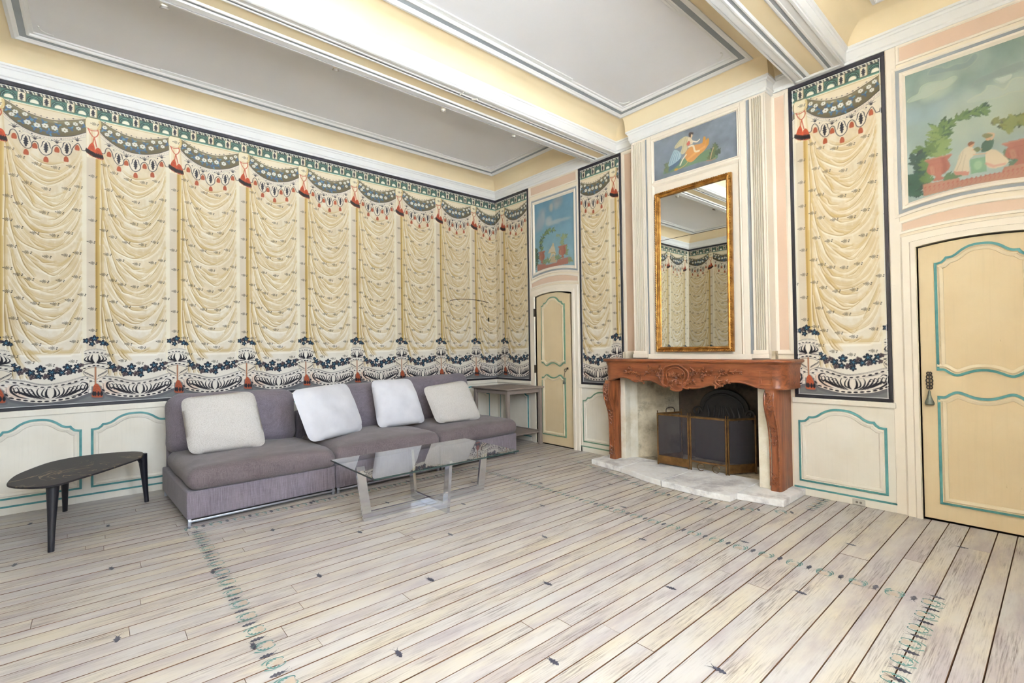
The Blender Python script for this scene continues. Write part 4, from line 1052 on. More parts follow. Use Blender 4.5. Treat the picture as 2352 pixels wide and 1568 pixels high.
# door_2 pull: open scrollwork over a bell
px, pz = 5.053, 1.085
pull = build('door_pull', MB().box(px-.004, px+.004, -.022, -.010, .96, pz), 'iron', door_2)
for k, (zz, r) in enumerate(((1.078, .012), (1.052, .015), (1.025, .017), (1.000, .016), (.975, .014))):
    for sg in (-1, 1):
        m = MB().tube([(px+sg*(r*.55-r*.55*math.cos(t)), -.018, zz+r*.8*math.sin(t)) for t in np.linspace(0, 5.2, 12)], .0042, 6); build('scroll', m, 'iron', pull)
m = MB().lathe([(.002, .958), (.006, .950), (.009, .930), (.013, .905), (.020, .885), (.027, .868), (.029, .856), (.024, .848), (.004, .846)], (px, -.034, 0), 14)
build('pull_bell', m, 'bronze', pull, smooth=True)
# door_1: key, hinges and a small bell
hn = build('lock_key', MB().tube([(1.44, -.004, 1.03), (1.44, -.03, 1.03)], .005, 8).tube([(1.44+.018*math.cos(t), -.032, 1.015+.018*math.sin(t)) for t in np.linspace(0, 6.28, 13)], .0035, 6).box(1.452, 1.476, -.02, -.012, 1.024, 1.05), 'iron', door_1)
m = MB().lathe([(.002, .90), (.006, .89), (.012, .865), (.020, .845), (.018, .835), (.003, .832)], (1.412, -.028, 0), 12)
build('pull_bell', m, 'bronze', door_1, smooth=True); build('pull_cord', MB().tube([(1.412, -.006, 1.0), (1.412, -.020, .96), (1.412, -.028, .90)], .003, 6), 'iron', door_1)
for zz in (1.80, 1.02): build('hinge', MB().box(.862, .876, -.040, -.004, zz-.055, zz+.055), 'iron', door_1, bevel=.003)

# ================================================================ PAINTINGS
def oil(name, me, loc, label, cat='painting', group=None):
    o = bpy.data.objects.new(name, me); COL.objects.link(o); o.location = loc; return tag(o, label, cat, group)
def foliage(c, pts, n, L, wd, cols, seed, spread=1.2):
    rs = np.random.RandomState(seed); q = np.array(crom(pts, 10)); N = int(n*1.9)
    cols = sorted(cols, key=lambda h: sum(Canvas.c(h)))
    for k in range(N):
        i = rs.randint(0, len(q)-1); t = q[min(i+1, len(q)-1)]-q[i]; a = math.atan2(t[1], t[0])
        sg = 1 if rs.rand() < .5 else -1
        c.leaf(q[i][0]+(rs.rand()-.5)*.01, q[i][1]+(rs.rand()-.5)*.01, a+sg*(.3+spread*rs.rand()), L*.85*(.5+.8*rs.rand()), wd*.8*(.6+.7*rs.rand()), cols[min(int(k/N*len(cols)+rs.rand()*.8), len(cols)-1)], .95, 4, .5)
def sky(c, top, bot, seed, clouds, grey=(.66, .68, .70), amt=.5):
    t = np.linspace(0, 1, c.H)[:, None, None]; c.a[:] = c.c(bot)*(1-t)+c.c(top)*t
    n = c.fbm(.12, seed, 5); c.a += (n-.5)[..., None]*.10
    for (x, y, rx, ry, rot, col, al) in clouds: c.ell(x, y, rx, ry, col, al, rot, .7)
GR = ['#44573a', '#5d7048', '#37483a', '#71824f', '#2f4038']
def urn(c, x, z, w, h, body='#9c6753', hi='#b4836d', dk='#7c483a'):
    pr = [(.16, 0), (.22, .05), (.10, .16), (.12, .22), (.36, .34), (.44, .50), (.40, .66), (.34, .80), (.50, .95), (.48, 1.0)]
    L = [(x-w*a, z+h*b) for a, b in pr]; R_ = [(x+w*a, z+h*b) for a, b in pr]
    c.poly(L+R_[::-1], body); c.stroke([(x+w*.2, z+h*.3), (x+w*.24, z+h*.6), (x+w*.18, z+h*.9)], w*.12, dk, .6, w*.06); c.stroke([(x-w*.2, z+h*.35), (x-w*.24, z+h*.6)], w*.10, hi, .7, w*.05)
    for k in range(7): c.stroke([(x-w*.3+k*w*.1, z+h*.36), (x-w*.33+k*w*.11, z+h*.55)], w*.03, dk, .5)
    c.stroke([(x-w*.42, z+h*.74), (x+w*.42, z+h*.74)], h*.03, dk, .5); c.stroke([(x-w*.5, z+h*.97), (x+w*.5, z+h*.97)], h*.05, hi, .8)
# ---- left overdoor
P6 = lambda L: [onB(1220+a/7.464, 430+b/7.464) for a, b in L]
c = Canvas(.850, 1.630, 2.335, 3.325, .0028, '#6f93a8')
sky(c, '#62879b', '#93b3bd', 4, [])
rs = np.random.RandomState(3)
for (a, b, w, h, col) in ((430,230,90,40,'#8f9496'), (500,200,70,60,'#868c90'), (360,330,60,45,'#b3aaa0'), (440,310,80,40,'#9ea2a2'), (180,430,90,50,'#8f9aa0'), (210,520,60,70,'#a3aab0'), (170,580,110,70,'#98a1a8'), (300,580,90,50,'#b3b6b8'), (400,590,130,26,'#b4b7b6'), (140,680,110,50,'#93a0a8'), (560,540,170,18,'#a3adb0')):
    u, z = P6([(a, b)])[0]; u2, z2 = P6([(a+w/2, b-w/2*.33)])[0]
    for k in range(4): c.ell(u+(rs.rand()-.5)*w*.0012, z+(rs.rand()-.5)*.02, abs(u2-u)*.9, h*.0011, col, .42, 0, .9)
foliage(c, P6([(185,1090),(170,980),(190,880),(240,800),(300,745),(400,715)]), 60, .055, .012, GR, 1)
foliage(c, P6([(100,1330),(100,1200),(90,1060)]), 50, .05, .016, ['#33473e', '#2c3b38', '#4b6046'], 2); foliage(c, P6([(60,1410),(75,1300),(60,1230)]), 26, .05, .018, ['#2f4640', '#3c5648'], 3)
foliage(c, P6([(200,1290),(300,1250),(400,1230),(500,1190)]), 46, .05, .016, ['#5c7252', '#6f8560', '#7d8e66'], 4); foliage(c, P6([(640,1250),(690,1230)]), 12, .05, .018, ['#64785a', '#8a8f60'], 5)
foliage(c, P6([(540,980),(530,900),(560,840),(620,830)]), 50, .045, .015, ['#6f8560', '#8d9a72', '#5b6f50'], 6, 2.5); foliage(c, P6([(500,830),(440,820)]), 12, .03, .010, ['#5b6f50', '#8d9a72'], 7); foliage(c, P6([(600,1160),(620,1080),(600,1000)]), 22, .035, .012, ['#6f7f52', '#83905f'], 8)
u, z = P6([(188,1305)])[0]; urn(c, u, z, .13, P6([(188,1095)])[0][1]-z); u, z = P6([(540,1210)])[0]; urn(c, u, z, .155, P6([(545,990)])[0][1]-z)
c.poly(P6([(108,1325),(250,1310),(255,1335),(440,1290),(455,1240),(632,1195),(640,1305),(430,1350),(250,1390),(112,1440)]), '#a57263')
for k in range(16):
    u, z = P6([(130+k*31, 1385-k*8.2)])[0]; c.stroke([(u-.012, z+.02), (u, z-.02), (u+.012, z+.02)], .004, '#8f5244', .7)
c.poly(crom(P6([(375,970),(398,1005),(415,1070),(425,1140),(405,1170),(385,1150),(360,1180),(320,1250),(305,1250),(330,1180),(340,1120),(295,1130),(325,1060),(350,1010)]), 4, True), '#cdbfa2'); c.stroke(P6([(345,1120),(400,1110),(420,1140)]), .016, '#a8925f', .8)
c.poly(P6([(350,1200),(410,1160),(415,1240),(440,1240),(430,1290),(320,1290)]), '#b9a888'); c.ell(*P6([(378,985)])[0], .017, .024, '#c9b18e'); c.stroke(P6([(320,1060),(310,1130)]), .014, '#cdb795')
me = colour_grid('overdoor_painting', c.down(2), .853, 1.628, 2.338, 3.315, MAT['oil'], lambda u: 2.338+.055*(1-((u-1.24)/.3875)**2))
oil('overdoor_painting', me, (0, -.0045, 0), 'small painted sky and urns panel above the narrow door left of the fireplace')
# ---- right overdoor
R2 = lambda L: [onB(2030+a/3.41, 60+b/3.41) for a, b in L]
c = Canvas(4.940, 5.750, 2.335, 3.345, .0024, '#9fb0a6')
sky(c, '#87998f', '#a9b6b0', 9, [])
for (a, b, w, h, col) in ((300,560,160,30,'#b7c2b0'), (420,460,150,45,'#aebaac'), (560,330,200,40,'#a4b1a6'), (430,340,90,40,'#8c9c97'), (680,250,60,50,'#8f9d96'), (820,540,150,40,'#b1bcae'), (940,440,110,50,'#a9b6ab'), (1040,340,200,50,'#94a19a'), (800,400,120,30,'#8e9c95'), (1000,500,160,40,'#bac2b0'), (300,680,200,40,'#9db0b8'), (700,620,400,60,'#a6b4b4'), (900,660,300,90,'#b5b89f'), (600,760,300,80,'#b3bda8')):
    u, z = R2([(a, b)])[0]; u2 = R2([(a+w/2, b)])[0][0]
    for k in range(4): c.ell(u+(rs.rand()-.5)*w*.0015, z+(rs.rand()-.5)*.03, abs(u2-u)*.9, h*.0018, col, .36, .12, .9)
for pts, fill, edge in (([(185,600),(215,560),(270,530),(290,480),(340,450),(400,440),(470,430),(540,395),(572,400),(560,430),(500,480),(420,505),(350,550),(270,580)], '#b3beae', '#d3d3a8'),
                        ([(655,600),(700,560),(760,535),(800,500),(812,470),(860,470),(940,500),(985,440),(1030,410),(1100,415),(1100,500),(1000,520),(900,560),(800,580)], '#b2bcae', '#d2d2aa'),
                        ([(345,390),(370,340),(440,325),(490,330),(560,300),(640,285),(700,220),(735,230),(720,270),(670,320),(600,350),(500,360),(420,380)], '#8b9a95', '#b9c0a2'),
                        ([(860,430),(870,395),(930,375),(990,380),(980,420),(920,450)], '#bcc5b8', '#d3d3b4'), ([(705,455),(740,410),(830,370),(930,330),(1098,270),(1098,330),(950,390),(800,430)], '#8e9b94', '#9aa69c')):
    q = crom(R2(pts), 4, True); qa = np.array(q)
    for k in range(3): c.poly((qa-qa.mean(0))*(1-.12*k)+qa.mean(0)+rs.randn(2)*.004, fill, .62)
    c.stroke(q+q[:1], .003, edge, .40, .003)
foliage(c, R2([(420,1030),(420,950),(430,870),(430,800)]), 46, .085, .020, ['#5f7546', '#4d633f', '#7d8f58', '#36492f'], 11); foliage(c, R2([(440,860),(520,780),(620,710),(720,670),(790,660)]), 50, .060, .013, ['#3a4f38', '#4d6541', '#2c3d30', '#61774a'], 12, .7)
foliage(c, R2([(400,1000),(330,960),(290,980)]), 24, .07, .018, ['#566b41', '#3b4f36'], 13); foliage(c, R2([(300,1180),(270,1100),(250,1020)]), 34, .065, .022, ['#22322b', '#1d2c28', '#31453a'], 14)
foliage(c, R2([(230,1330),(250,1260),(240,1180)]), 40, .07, .024, ['#243c30', '#2f4b3a', '#1e2d2a'], 15); foliage(c, R2([(350,1230),(330,1130),(340,1060)]), 34, .06, .02, ['#5c7243', '#40553a'], 16); foliage(c, R2([(480,1180),(560,1190)]), 20, .045, .015, ['#566d4b', '#3d5243'], 17)
foliage(c, R2([(960,800),(1000,740),(1098,740)]), 60, .050, .018, ['#66733f', '#848c55', '#4b5935', '#75753f', '#35402c'], 18, 2.4); foliage(c, R2([(840,750),(930,750)]), 14, .035, .012, ['#6f7348', '#4d5038'], 19); foliage(c, R2([(960,970),(1010,1080),(1050,1050)]), 24, .045, .016, ['#3f5a4a', '#5a7058'], 20)
foliage(c, [(5.60, 2.62), (5.66, 2.75), (5.62, 2.9)], 60, .06, .02, ['#66733f', '#4b5935'], 21, 2.2)
c.poly(R2([(305,1240),(590,1190),(595,1210),(920,1145),(940,1105),(1098,1070)])+[(5.74, 2.47), (5.74, 2.38)]+R2([(1098,1190),(880,1210),(560,1270),(310,1335)]), '#a67a66')
for k in range(22):
    u, z = R2([(325+k*36, 1285-k*7.2)])[0]; c.stroke([(u-.008, z+.014), (u+.004, z), (u-.006, z-.018)], .005, '#94513f', .7); c.ell(u, z+.018, .005, .006, '#94513f', .7)
u, z = R2([(428,1210)])[0]; urn(c, u, z, .150, R2([(428,1025)])[0][1]-z, '#9d6755'); u, z = R2([(1080,1080)])[0]; urn(c, u, z, .185, R2([(1080,885)])[0][1]-z, '#996452')
c.poly(crom(R2([(650,950),(690,950),(720,990),(690,1030),(665,1060),(668,1160),(600,1170),(545,1150),(570,1080),(585,1020),(620,970)]), 4, True), '#cfc3aa'); c.poly(R2([(545,1140),(668,1140),(660,1170),(560,1170)]), '#b98474')
for L in ([(620,980),(600,1060),(570,1130)], [(640,1010),(620,1090),(610,1150)], [(600,1000),(580,1050)]): c.stroke(crom(R2(L), 4), .006, '#a2957c', .7)
c.poly(R2([(672,1045),(800,1020),(805,1140),(680,1160)]), '#7fa082'); c.ell(*R2([(735,1090)])[0], .02, .03, '#a3bf9a', .7, 0, .5)
c.poly(crom(R2([(800,980),(870,970),(940,1020),(975,1060),(930,1100),(860,1115),(800,1090)]), 4, True), '#d3c2a6'); c.stroke(R2([(800,1080),(860,1100),(940,1080)]), .012, '#c79584', .8, .005)
c.poly(crom(R2([(770,920),(830,880),(860,900),(840,960),(800,985),(760,985)]), 4, True), '#49604f'); c.ell(*R2([(815,880)])[0], .014, .018, '#caa583'); c.stroke(crom(R2([(840,890),(858,850),(810,845)]), 4), .013, '#cfae8c'); c.poly(crom(R2([(765,860),(800,845),(850,855),(800,880)]), 4, True), '#7a7750')
c.ell(*R2([(682,930)])[0], .016, .020, '#c99d7c'); c.poly(crom(R2([(655,925),(680,905),(710,915),(680,935),(665,945)]), 3, True), '#7d5238'); c.stroke(crom(R2([(690,970),(730,970),(760,965)]), 4), .010, '#cfa98a'); c.stroke(crom(R2([(700,1010),(760,1005),(800,1000)]), 4), .010, '#cfa98a')
c.poly(crom(R2([(700,965),(735,945),(755,965),(730,990)]), 3, True), '#6d7450')
c.stroke(R2([(190,1390),(600,1270),(1098,1200)]), .006, '#4b5148', .8)
me = colour_grid('overdoor_painting', c.down(2), 4.943, 5.748, 2.338, 3.342, MAT['oil'], lambda u: 2.340+.062*(1-((u-5.346)/.4025)**2))
oil('overdoor_painting', me, (0, -.0045, 0), 'large painted garden picnic scene with urns above the door at the right edge')
# ---- over the mirror
OV = lambda L: [onB(1440+a/8.7115, 250+b/8.7115, BRY) for a, b in L]
c = Canvas(2.880, 3.758, 3.058, 3.486, .0018, '#70777f')
n = c.fbm(.10, 21, 5); c.a += (n-.5)[..., None]*.16; c.a += (c.fbm(.3, 5, 3)-.5)[..., None]*np.array([.03, .04, .06])
c.poly(crom(OV([(740,1310),(800,1180),(930,1090),(1100,1020),(1300,960),(1500,880),(1640,810),(1740,830),(1830,960),(1750,1020),(1500,1060),(1200,1160),(1000,1230)]), 4, True), '#5d7458')
c.poly(crom(OV([(760,1300),(860,1150),(960,1080),(1080,960),(1050,1100),(900,1230)]), 4, True), '#46586a')
foliage(c, OV([(790,1290),(800,1200),(810,1110)]), 26, .04, .010, ['#3f4d3c', '#5c6648'], 31); foliage(c, OV([(1690,1000),(1730,860),(1790,740)]), 40, .045, .014, ['#3f4a38', '#55603f', '#2f382f'], 32); foliage(c, OV([(1780,900),(1850,850)]), 12, .035, .012, ['#3f4a38'], 33)
c.stroke(crom(OV([(1680,1000),(1700,900),(1740,780)]), 5), .012, '#a98b6b'); c.stroke(crom(OV([(1600,1040),(1700,1030),(1780,990)]), 4), .010, '#a5705a', .8)
c.poly(crom(OV([(840,1160),(850,1060),(900,930),(960,820),(1080,880),(1080,980),(980,1080)]), 4, True), '#9fb4bd')
for k in range(8): c.stroke(crom(OV([(860+k*26,1120-k*16),(900+k*22,1000-k*12),(960+k*16,860)]), 4), .006, '#d3dcdd' if k % 2 else '#5d7f95', .7)
c.poly(crom(OV([(1170,900),(1250,780),(1370,720),(1500,690),(1640,590),(1640,700),(1560,830),(1450,930),(1330,1050),(1250,1070),(1180,1010)]), 4, True), '#c08a52'); c.poly(crom(OV([(1520,700),(1540,560),(1580,570),(1570,690)]), 4, True), '#b8843f'); c.poly(crom(OV([(1590,720),(1610,600),(1650,600),(1640,720)]), 4, True), '#b8843f')
c.stroke(crom(OV([(1220,1020),(1360,900),(1560,760)]), 5), .016, '#d9a25f', .8, .008)
c.poly(crom(OV([(1090,600),(1180,550),(1250,580),(1220,700),(1210,820),(1130,910),(1080,880),(1110,740),(980,800),(960,760),(1030,660)]), 4, True), '#c3b896')
for L in ([(1180,570),(1140,720),(1110,880)], [(1100,610),(1020,700),(980,780)], [(1210,600),(1190,760)]): c.stroke(crom(OV(L), 4), .005, '#8f8664', .7)
c.poly(crom(OV([(1230,580),(1290,580),(1330,680),(1260,720),(1220,700)]), 4, True), '#d8c8ac'); c.poly(crom(OV([(1200,700),(1250,640),(1270,700),(1220,740)]), 3, True), '#b25a4a')
for L, w in (([(1300,640),(1400,660),(1460,610)], .014), ([(1240,760),(1330,740),(1370,850),(1450,840)], .020), ([(1190,920),(1120,1020),(1070,1130)], .016)): c.stroke(crom(OV(L), 5), w, '#e0d3ba')
c.ell(*OV([(1290,540)])[0], .016, .022, '#d3b795'); c.poly(crom(OV([(1240,520),(1260,470),(1330,470),(1330,510),(1290,510),(1280,570),(1255,560)]), 4, True), '#3d3028')
c.stroke(crom(OV([(1225,1060),(1180,1120),(1080,1190),(980,1230)]), 5), .008, '#c39a55'); c.ell(*OV([(990,1220)])[0], .022, .012, '#b98c3f')
me = colour_grid('overmantel_painting', c.down(2), 2.884, 3.754, 3.062, 3.482, MAT['oil'])
oil('overmantel_painting', me, (0, BRY-.006, 0), 'wide blue-grey painted figure scene on the chimney breast above the gilt mirror')

# ================================================================ MIRROR
def gold_mat():
    t = NT('gilt'); f = t.noise(t.coord(), 18, 5)
    col = t.ramp(f, [(.3, S('#7d5526')), (.5, S('#a27438')), (.68, S('#c29550'))])
    t.bump(t.noise(t.coord(), 140, 3), .3, .003)
    return t.done(col, .34, .5, .85)
MAT['gilt'] = gold_mat()
MAT['mirror'] = NT('silvered_glass').done((.86, .87, .83), .015, .5, 1.0)
MX0, MX1, MZ0, MZ1 = 2.892, 3.712, 1.248, 2.918
mc = ((MX0+MX1)/2, BRY-.03, (MZ0+MZ1)/2)
mirror = thing('wall_mirror', 'tall gilt-framed mirror hanging on the chimney breast above the mantel', 'mirror', mc)
FM = lambda a, b, h: (a, BRY-.012-h, b)
m = MB(); frame(m, rect(MX0, MX1, MZ0, MZ1), [(0, -.008, 0), (0, .018, 0), (.006, .028, 0), (.014, .030, 0), (.020, .024, 0), (.034, .030, 0), (.040, .022, 0), (.048, .020, 0), (.052, .008, 0), (.052, -.008, 0)], FM)
build('mirror_frame', m, 'gilt', mirror)
m = MB(); per = [((MX0+.010, MZ0+.010), (MX1-.010, MZ0+.010)), ((MX1-.010, MZ0+.010), (MX1-.010, MZ1-.010)), ((MX1-.010, MZ1-.010), (MX0+.010, MZ1-.010)), ((MX0+.010, MZ1-.010), (MX0+.010, MZ0+.010))]
for (a, b) in per:
    a = np.array(a); b = np.array(b); L = np.linalg.norm(b-a); n = int(L/.024); t = (b-a)/L; nn = np.array([-t[1], t[0]])
    for k in range(n):
        c0 = a+t*(k+.5)*L/n; p0 = c0-t*.010-nn*.008; p1 = c0+t*.010+nn*.010
        m.tube([FM(*(p0*(1-s)+p1*s), .026+.006*math.sin(PI*s)) for s in (0, .25, .5, .75, 1)], [.002, .0055, .0065, .0055, .002], 6)
o = build('rope_ornament', m, 'gilt', mirror, smooth=True); o['kind'] = 'stuff'
zc_ = 2.415
build('mirror_glass', MB().box(MX0+.045, MX1-.045, BRY-.013, BRY-.009, MZ0+.045, zc_-.0022), 'mirror', mirror); build('mirror_glass', MB().box(MX0+.045, MX1-.045, BRY-.013, BRY-.009, zc_+.0022, MZ1-.045), 'mirror', mirror)
build('mirror_backing', MB().box(MX0+.03, MX1-.03, BRY-.009, BRY-.004, MZ0+.03, MZ1-.03), 'dark_gap', mirror)
mirror.rotation_euler = (math.radians(-.75), 0.0, math.radians(-1.55)); mirror.location.y -= .016

# ================================================================ FIREPLACE
def wood_mat(name, a, b, dk, rough=.34, up=False):
    t = NT(name); v = t.coord((9, 9, 1.2) if up else (1.2, 9, 9)); f = t.noise(v, 2.4, 6, .6, 1.2)
    col = t.ramp(f, [(.28, S(dk)), (.48, S(a)), (.70, S(b))])
    g = t.noise(t.coord((90, 90, 4) if up else (4, 90, 90)), 2.0, 3); col = t.mix(t.n('MapRange', i_0=g, i_1=.5, i_2=.75, i_3=0.0, i_4=.35).outputs[0], col, S(dk))
    t.bump(g, .08, .002)
    return t.done(col, rough, .5)
MAT['walnut'] = wood_mat('polished_cherry_wood', '#7f4629', '#925a35', '#4c2714'); MAT['walnut_v'] = wood_mat('polished_cherry_wood_upright', '#7f4629', '#925a35', '#4c2714', .34, True)
def stone_mat(name, a, b, dirt, amt, scale=6.0):
    t = NT(name); v = t.coord(); f = t.noise(v, scale, 7, .65)
    col = t.ramp(f, [(.3, S(b)), (.6, S(a))])
    k = t.n('MapRange', i_0=t.noise(v, 3.2, 6, .7), i_1=.52, i_2=.66, i_3=0.0, i_4=amt).outputs[0]
    col = t.mix(k, col, S(dirt)); t.bump(t.noise(v, 60, 5, .7), .35, .006)
    return t.done(col, .8, .25)
MAT['limestone'] = stone_mat('hearth_limestone', '#f4f1f0', '#e9e4e0', '#a39a9e', .6, 14.0)
MAT['jamb'] = stone_mat('limewashed_jamb', '#ece4d4', '#ddd0b8', '#c6b490', .5)
MAT['firestone'] = stone_mat('sooty_firebox_stone', '#d8cbb2', '#a6967c', '#5a5047', .8)
MAT['soot'] = stone_mat('soot_black_brick', '#5d5045', '#3d342c', '#1f1a16', .8)
MAT['castiron'] = painted('cast_iron', '#2c2725', '#1b1817', .55, .5, 12.0, .8)
MAT['brass'] = painted('aged_brass', '#84623a', '#573f24', .35, .5, 16.0, .9); MAT['brass'].node_tree.nodes['Principled BSDF'].inputs['Metallic'].default_value = .7
# firebox lined in stone (part of the wall)
HZ = .057
fb = [(2.455, -.13), (2.50, .02), (2.74, .50), (3.78, .50), (3.96, .02), (3.985, -.13)]
firebox = build('firebox_back', MB().box(2.70, 3.82, .50, .56, HZ-.02, 1.25), 'soot', wall_back)
for (a, b), mt in (((fb[0], fb[1]), 'jamb'), ((fb[1], fb[2]), 'firestone'), ((fb[3], fb[4]), 'soot'), ((fb[4], fb[5]), 'firestone')):
    d = Vector((b[0]-a[0], b[1]-a[1], 0)).normalized(); nn = Vector((-d.y, d.x, 0))*.05
    pts = [a, b, (b[0]+nn.x, b[1]+nn.y), (a[0]+nn.x, a[1]+nn.y)]
    build('firebox_side', MB().prism(pts, lambda p, q, h: (p, q, h), HZ-.02, 1.25), mt, wall_back)
build('firebox_ceiling', MB().box(2.465, 3.975, .03, .6, 1.0, 1.25), 'soot', wall_back); build('firebox_floor', MB().box(2.45, 4.0, -.1, .56, -.05, HZ-.004), 'firestone', wall_back)
build('fireplace_jamb', MB().box(2.405, 2.470, -.175, .04, HZ, 1.0), 'jamb', wall_back, bevel=.006); build('fireplace_jamb', MB().box(3.925, 4.03, -.245, .04, HZ, .99), 'jamb', wall_back, bevel=.006)
build('fireplace_lintel', MB().box(2.40, 4.04, -.22, .02, .985, 1.10), 'firestone', wall_back, bevel=.006)
# hearth of four stones
hearth = thing('hearth', 'raised pale limestone hearth with a bowed front edge under the carved mantel', 'hearth', (3.2, -.3, 0))
fr = crom([onZ(a, b, HZ)[:2] for a, b in ((1360, 1055), (1424, 1072), (1493, 1096), (1600, 1123), (1688, 1140))], 8)
def stone(pts, name='hearth_stone'):
    m = MB().prism(pts, lambda p, q, h: (p, q, h), 0.002, HZ); build(name, m, 'limestone', hearth, bevel=.006)
xl = 2.205
F_ = [tuple(q) for q in fr]; 
cut = lambda x0, x1: [q for q in F_ if x0 <= q[0] <= x1]
stone([(xl, -.004), (xl, -.455), (2.655, -.525), (2.655, -.004)])
c1 = cut(2.66, 3.22); stone([(2.659, -.004), (2.659, -.530)]+c1+[(3.226, c1[-1][1]-.012), (3.226, -.004)])
c2 = cut(3.23, 3.93); stone([(3.230, -.004), (3.230, c2[0][1]-.004)]+c2+[(3.862, -.66), (3.862, -.004)] if c2[-1][0] < 3.86 else [(3.230, -.004), (3.230, c2[0][1]-.004)]+[q for q in c2 if q[0] < 3.86]+[(3.862, -.672), (3.862, -.004)])
stone([(3.866, -.004), (3.866, -.560), (4.212, -.500), (4.212, -.004)])
# mantel
mantel = thing('fireplace_mantel', 'carved reddish-brown wooden mantelpiece with cabriole legs over the stone hearth', 'mantelpiece', (3.25, -.2, HZ))
FX0, FX1, FY, RC = 2.322, 4.186, -.352, .11
def plan(e=0.0, r=RC, y_back=-.002, n=7):
    x0, x1, y = FX0-e, FX1+e, FY-e; L = [(x0, y_back)]
    L += [(x0+r-r*math.cos(t*PI/2/n), y+r-r*math.sin(t*PI/2/n)) for t in range(n+1)]
    L += [(x0+r+(x1-x0-2*r)*k/40, y) for k in range(1, 40)]
    L += [(x1-r+r*math.sin(t*PI/2/n), y+r-r*math.cos(t*PI/2/n)) for t in range(n+1)]
    return L+[(x1, y_back)]
ap = [(2.322, .930), (2.409, .934), (2.47, .960), (2.573, .975), (2.66, .958), (2.72, .932), (2.775, .935), (2.809, .945), (2.90, .955), (3.0, .925), (3.08, .893), (3.135, .905), (3.165, .880), (3.225, .866), (3.275, .885), (3.30, .905), (3.36, .893), (3.45, .905), (3.54, .935), (3.595, .925), (3.61, .905), (3.64, .938), (3.72, .965), (3.816, .972), (3.90, .955), (3.96, .935), (4.03, .925), (4.2, .925)]
apx = np.array([q[0] for q in crom(ap, 4)]); apz = np.array([q[1] for q in crom(ap, 4)])
P0 = plan(); P1 = plan(-.05, RC-.05)
zl = [float(np.interp(q[0], apx, apz)) for q in P0]
rows = [[(q[0], q[1], z) for q, z in zip(P1, zl)], [(q[0], q[1], z) for q, z in zip(P0, zl)]]
for t, e in ((.06, .006), (.18, .0), (.5, .006), (.80, .004), (.92, .012), (1.0, .014)):
    pe = plan(e); rows.append([(q[0], q[1], z*(1-t)+1.138*t) for q, z in zip(pe, zl)])
rows.append([(q[0], q[1], 1.138) for q in P1])
build('frieze', MB().rings(rows, False), 'walnut', mantel, smooth=True)
sh = [(.018, 1.138), (.024, 1.146), (.034, 1.150), (.040, 1.158), (.040, 1.168), (.034, 1.176), (.026, 1.178)]
R_ = []
for e, z in sh: R_.append([(q[0], q[1], z) for q in plan(e)])
build('mantel_shelf', MB().rings(R_, True, True, True), 'walnut', mantel, smooth=True)
def leg(xa, xb, s):
    """cabriole leg: s = +1 for the right leg (outside towards +x)"""
    zz = [(.935, -.345, 0), (.90, -.362, .004), (.86, -.378, .006), (.80, -.380, .006), (.74, -.365, .002), (.68, -.338, -.004), (.62, -.312, -.010), (.56, -.294, -.014), (.48, -.284, -.016), (.36, -.280, -.016), (.22, -.278, -.014), (.12, -.278, -.010), (.085, -.284, -.004), (HZ, -.284, -.004)]
    R_ = []
    for z, y, w in zz:
        a, b = xa-w*(s > 0), xb+w*(s < 0)
        c = .018
        R_.append([(a, -.15, z), (a, y+c, z), (a+c*.7, y, z), (b-c*.7, y, z), (b, y+c, z), (b, -.15, z)])
    o = build('leg', MB().rings(R_, True, True, True), 'walnut_v', mantel, smooth=True)
    # carved fronts
    xm = (xa+xb)/2
    yf = lambda z: float(np.interp(z, [q[0] for q in zz][::-1], [q[1] for q in zz][::-1]))
    for z0, z1, n in ((.70, .90, 9), (.44, .60, 7), (.10, .20, 5)):
        m = MB()
        m.tube([(xm+.012*math.sin(t*9), yf(z0+(z1-z0)*t)-.004, z0+(z1-z0)*t) for t in np.linspace(0, 1, 12)], .005, 6)
        for k in range(n):
            z = z0+(z1-z0)*(k+.5)/n; sg = 1 if k % 2 else -1
            m.tube([(xm, yf(z)-.004, z), (xm+sg*.014, yf(z)-.009, z+.010), (xm+sg*.026, yf(z)-.004, z+.022)], [.004, .008, .002], 6)
        build('leg_carving', m, 'walnut', o, smooth=True)
    for k in (-1, 1):
        m = MB().tube([(xm+k*((xb-xa)/2-.012), yf(z)-.003, z) for z in np.linspace(.10, .90, 20)], .006, 6); build('leg_bead', m, 'walnut', o, smooth=True)
    # side cheek to the wall
    a, b = (xb-.045, xb-.003) if s > 0 else (xa+.003, xa+.045)
    build('side_cheek', MB().box(a, b, -.20, -.003, HZ, .94), 'walnut_v', mantel, bevel=.004)
leg(2.318, 2.408, -1); leg(4.022, 4.116, 1)
K4 = lambda L: [(q[0], FY-.017, q[1]) for q in [onB(1340+a/3.92, 780+b/3.92, FY-.017) for a, b in L]]
def sprig3d(pts, n, r=.007, leaf=.030, seed=0):
    q = crom(K4(pts), 6); rs = np.random.RandomState(seed); m = MB().tube(q, [r*.6]+[r]*(len(q)-2)+[r*.4], 6)
    for k in range(n):
        i = int((k+1)/(n+1)*(len(q)-1)); p = np.array(q[i]); t = np.array(q[min(i+1, len(q)-1)])-np.array(q[max(i-1, 0)]); a = math.atan2(t[2], t[0])+(1 if k % 2 else -1)*(.7+.5*rs.rand()); L = leaf*(.8+.5*rs.rand())
        e = p+np.array([L*math.cos(a), 0, L*math.sin(a)]); mid = (p+e)/2+np.array([0, -.006, 0]); m.tube([p, mid, e], [.004, .0105, .002], 6)
    build('carved_spray', m, 'walnut', mantel, smooth=True)
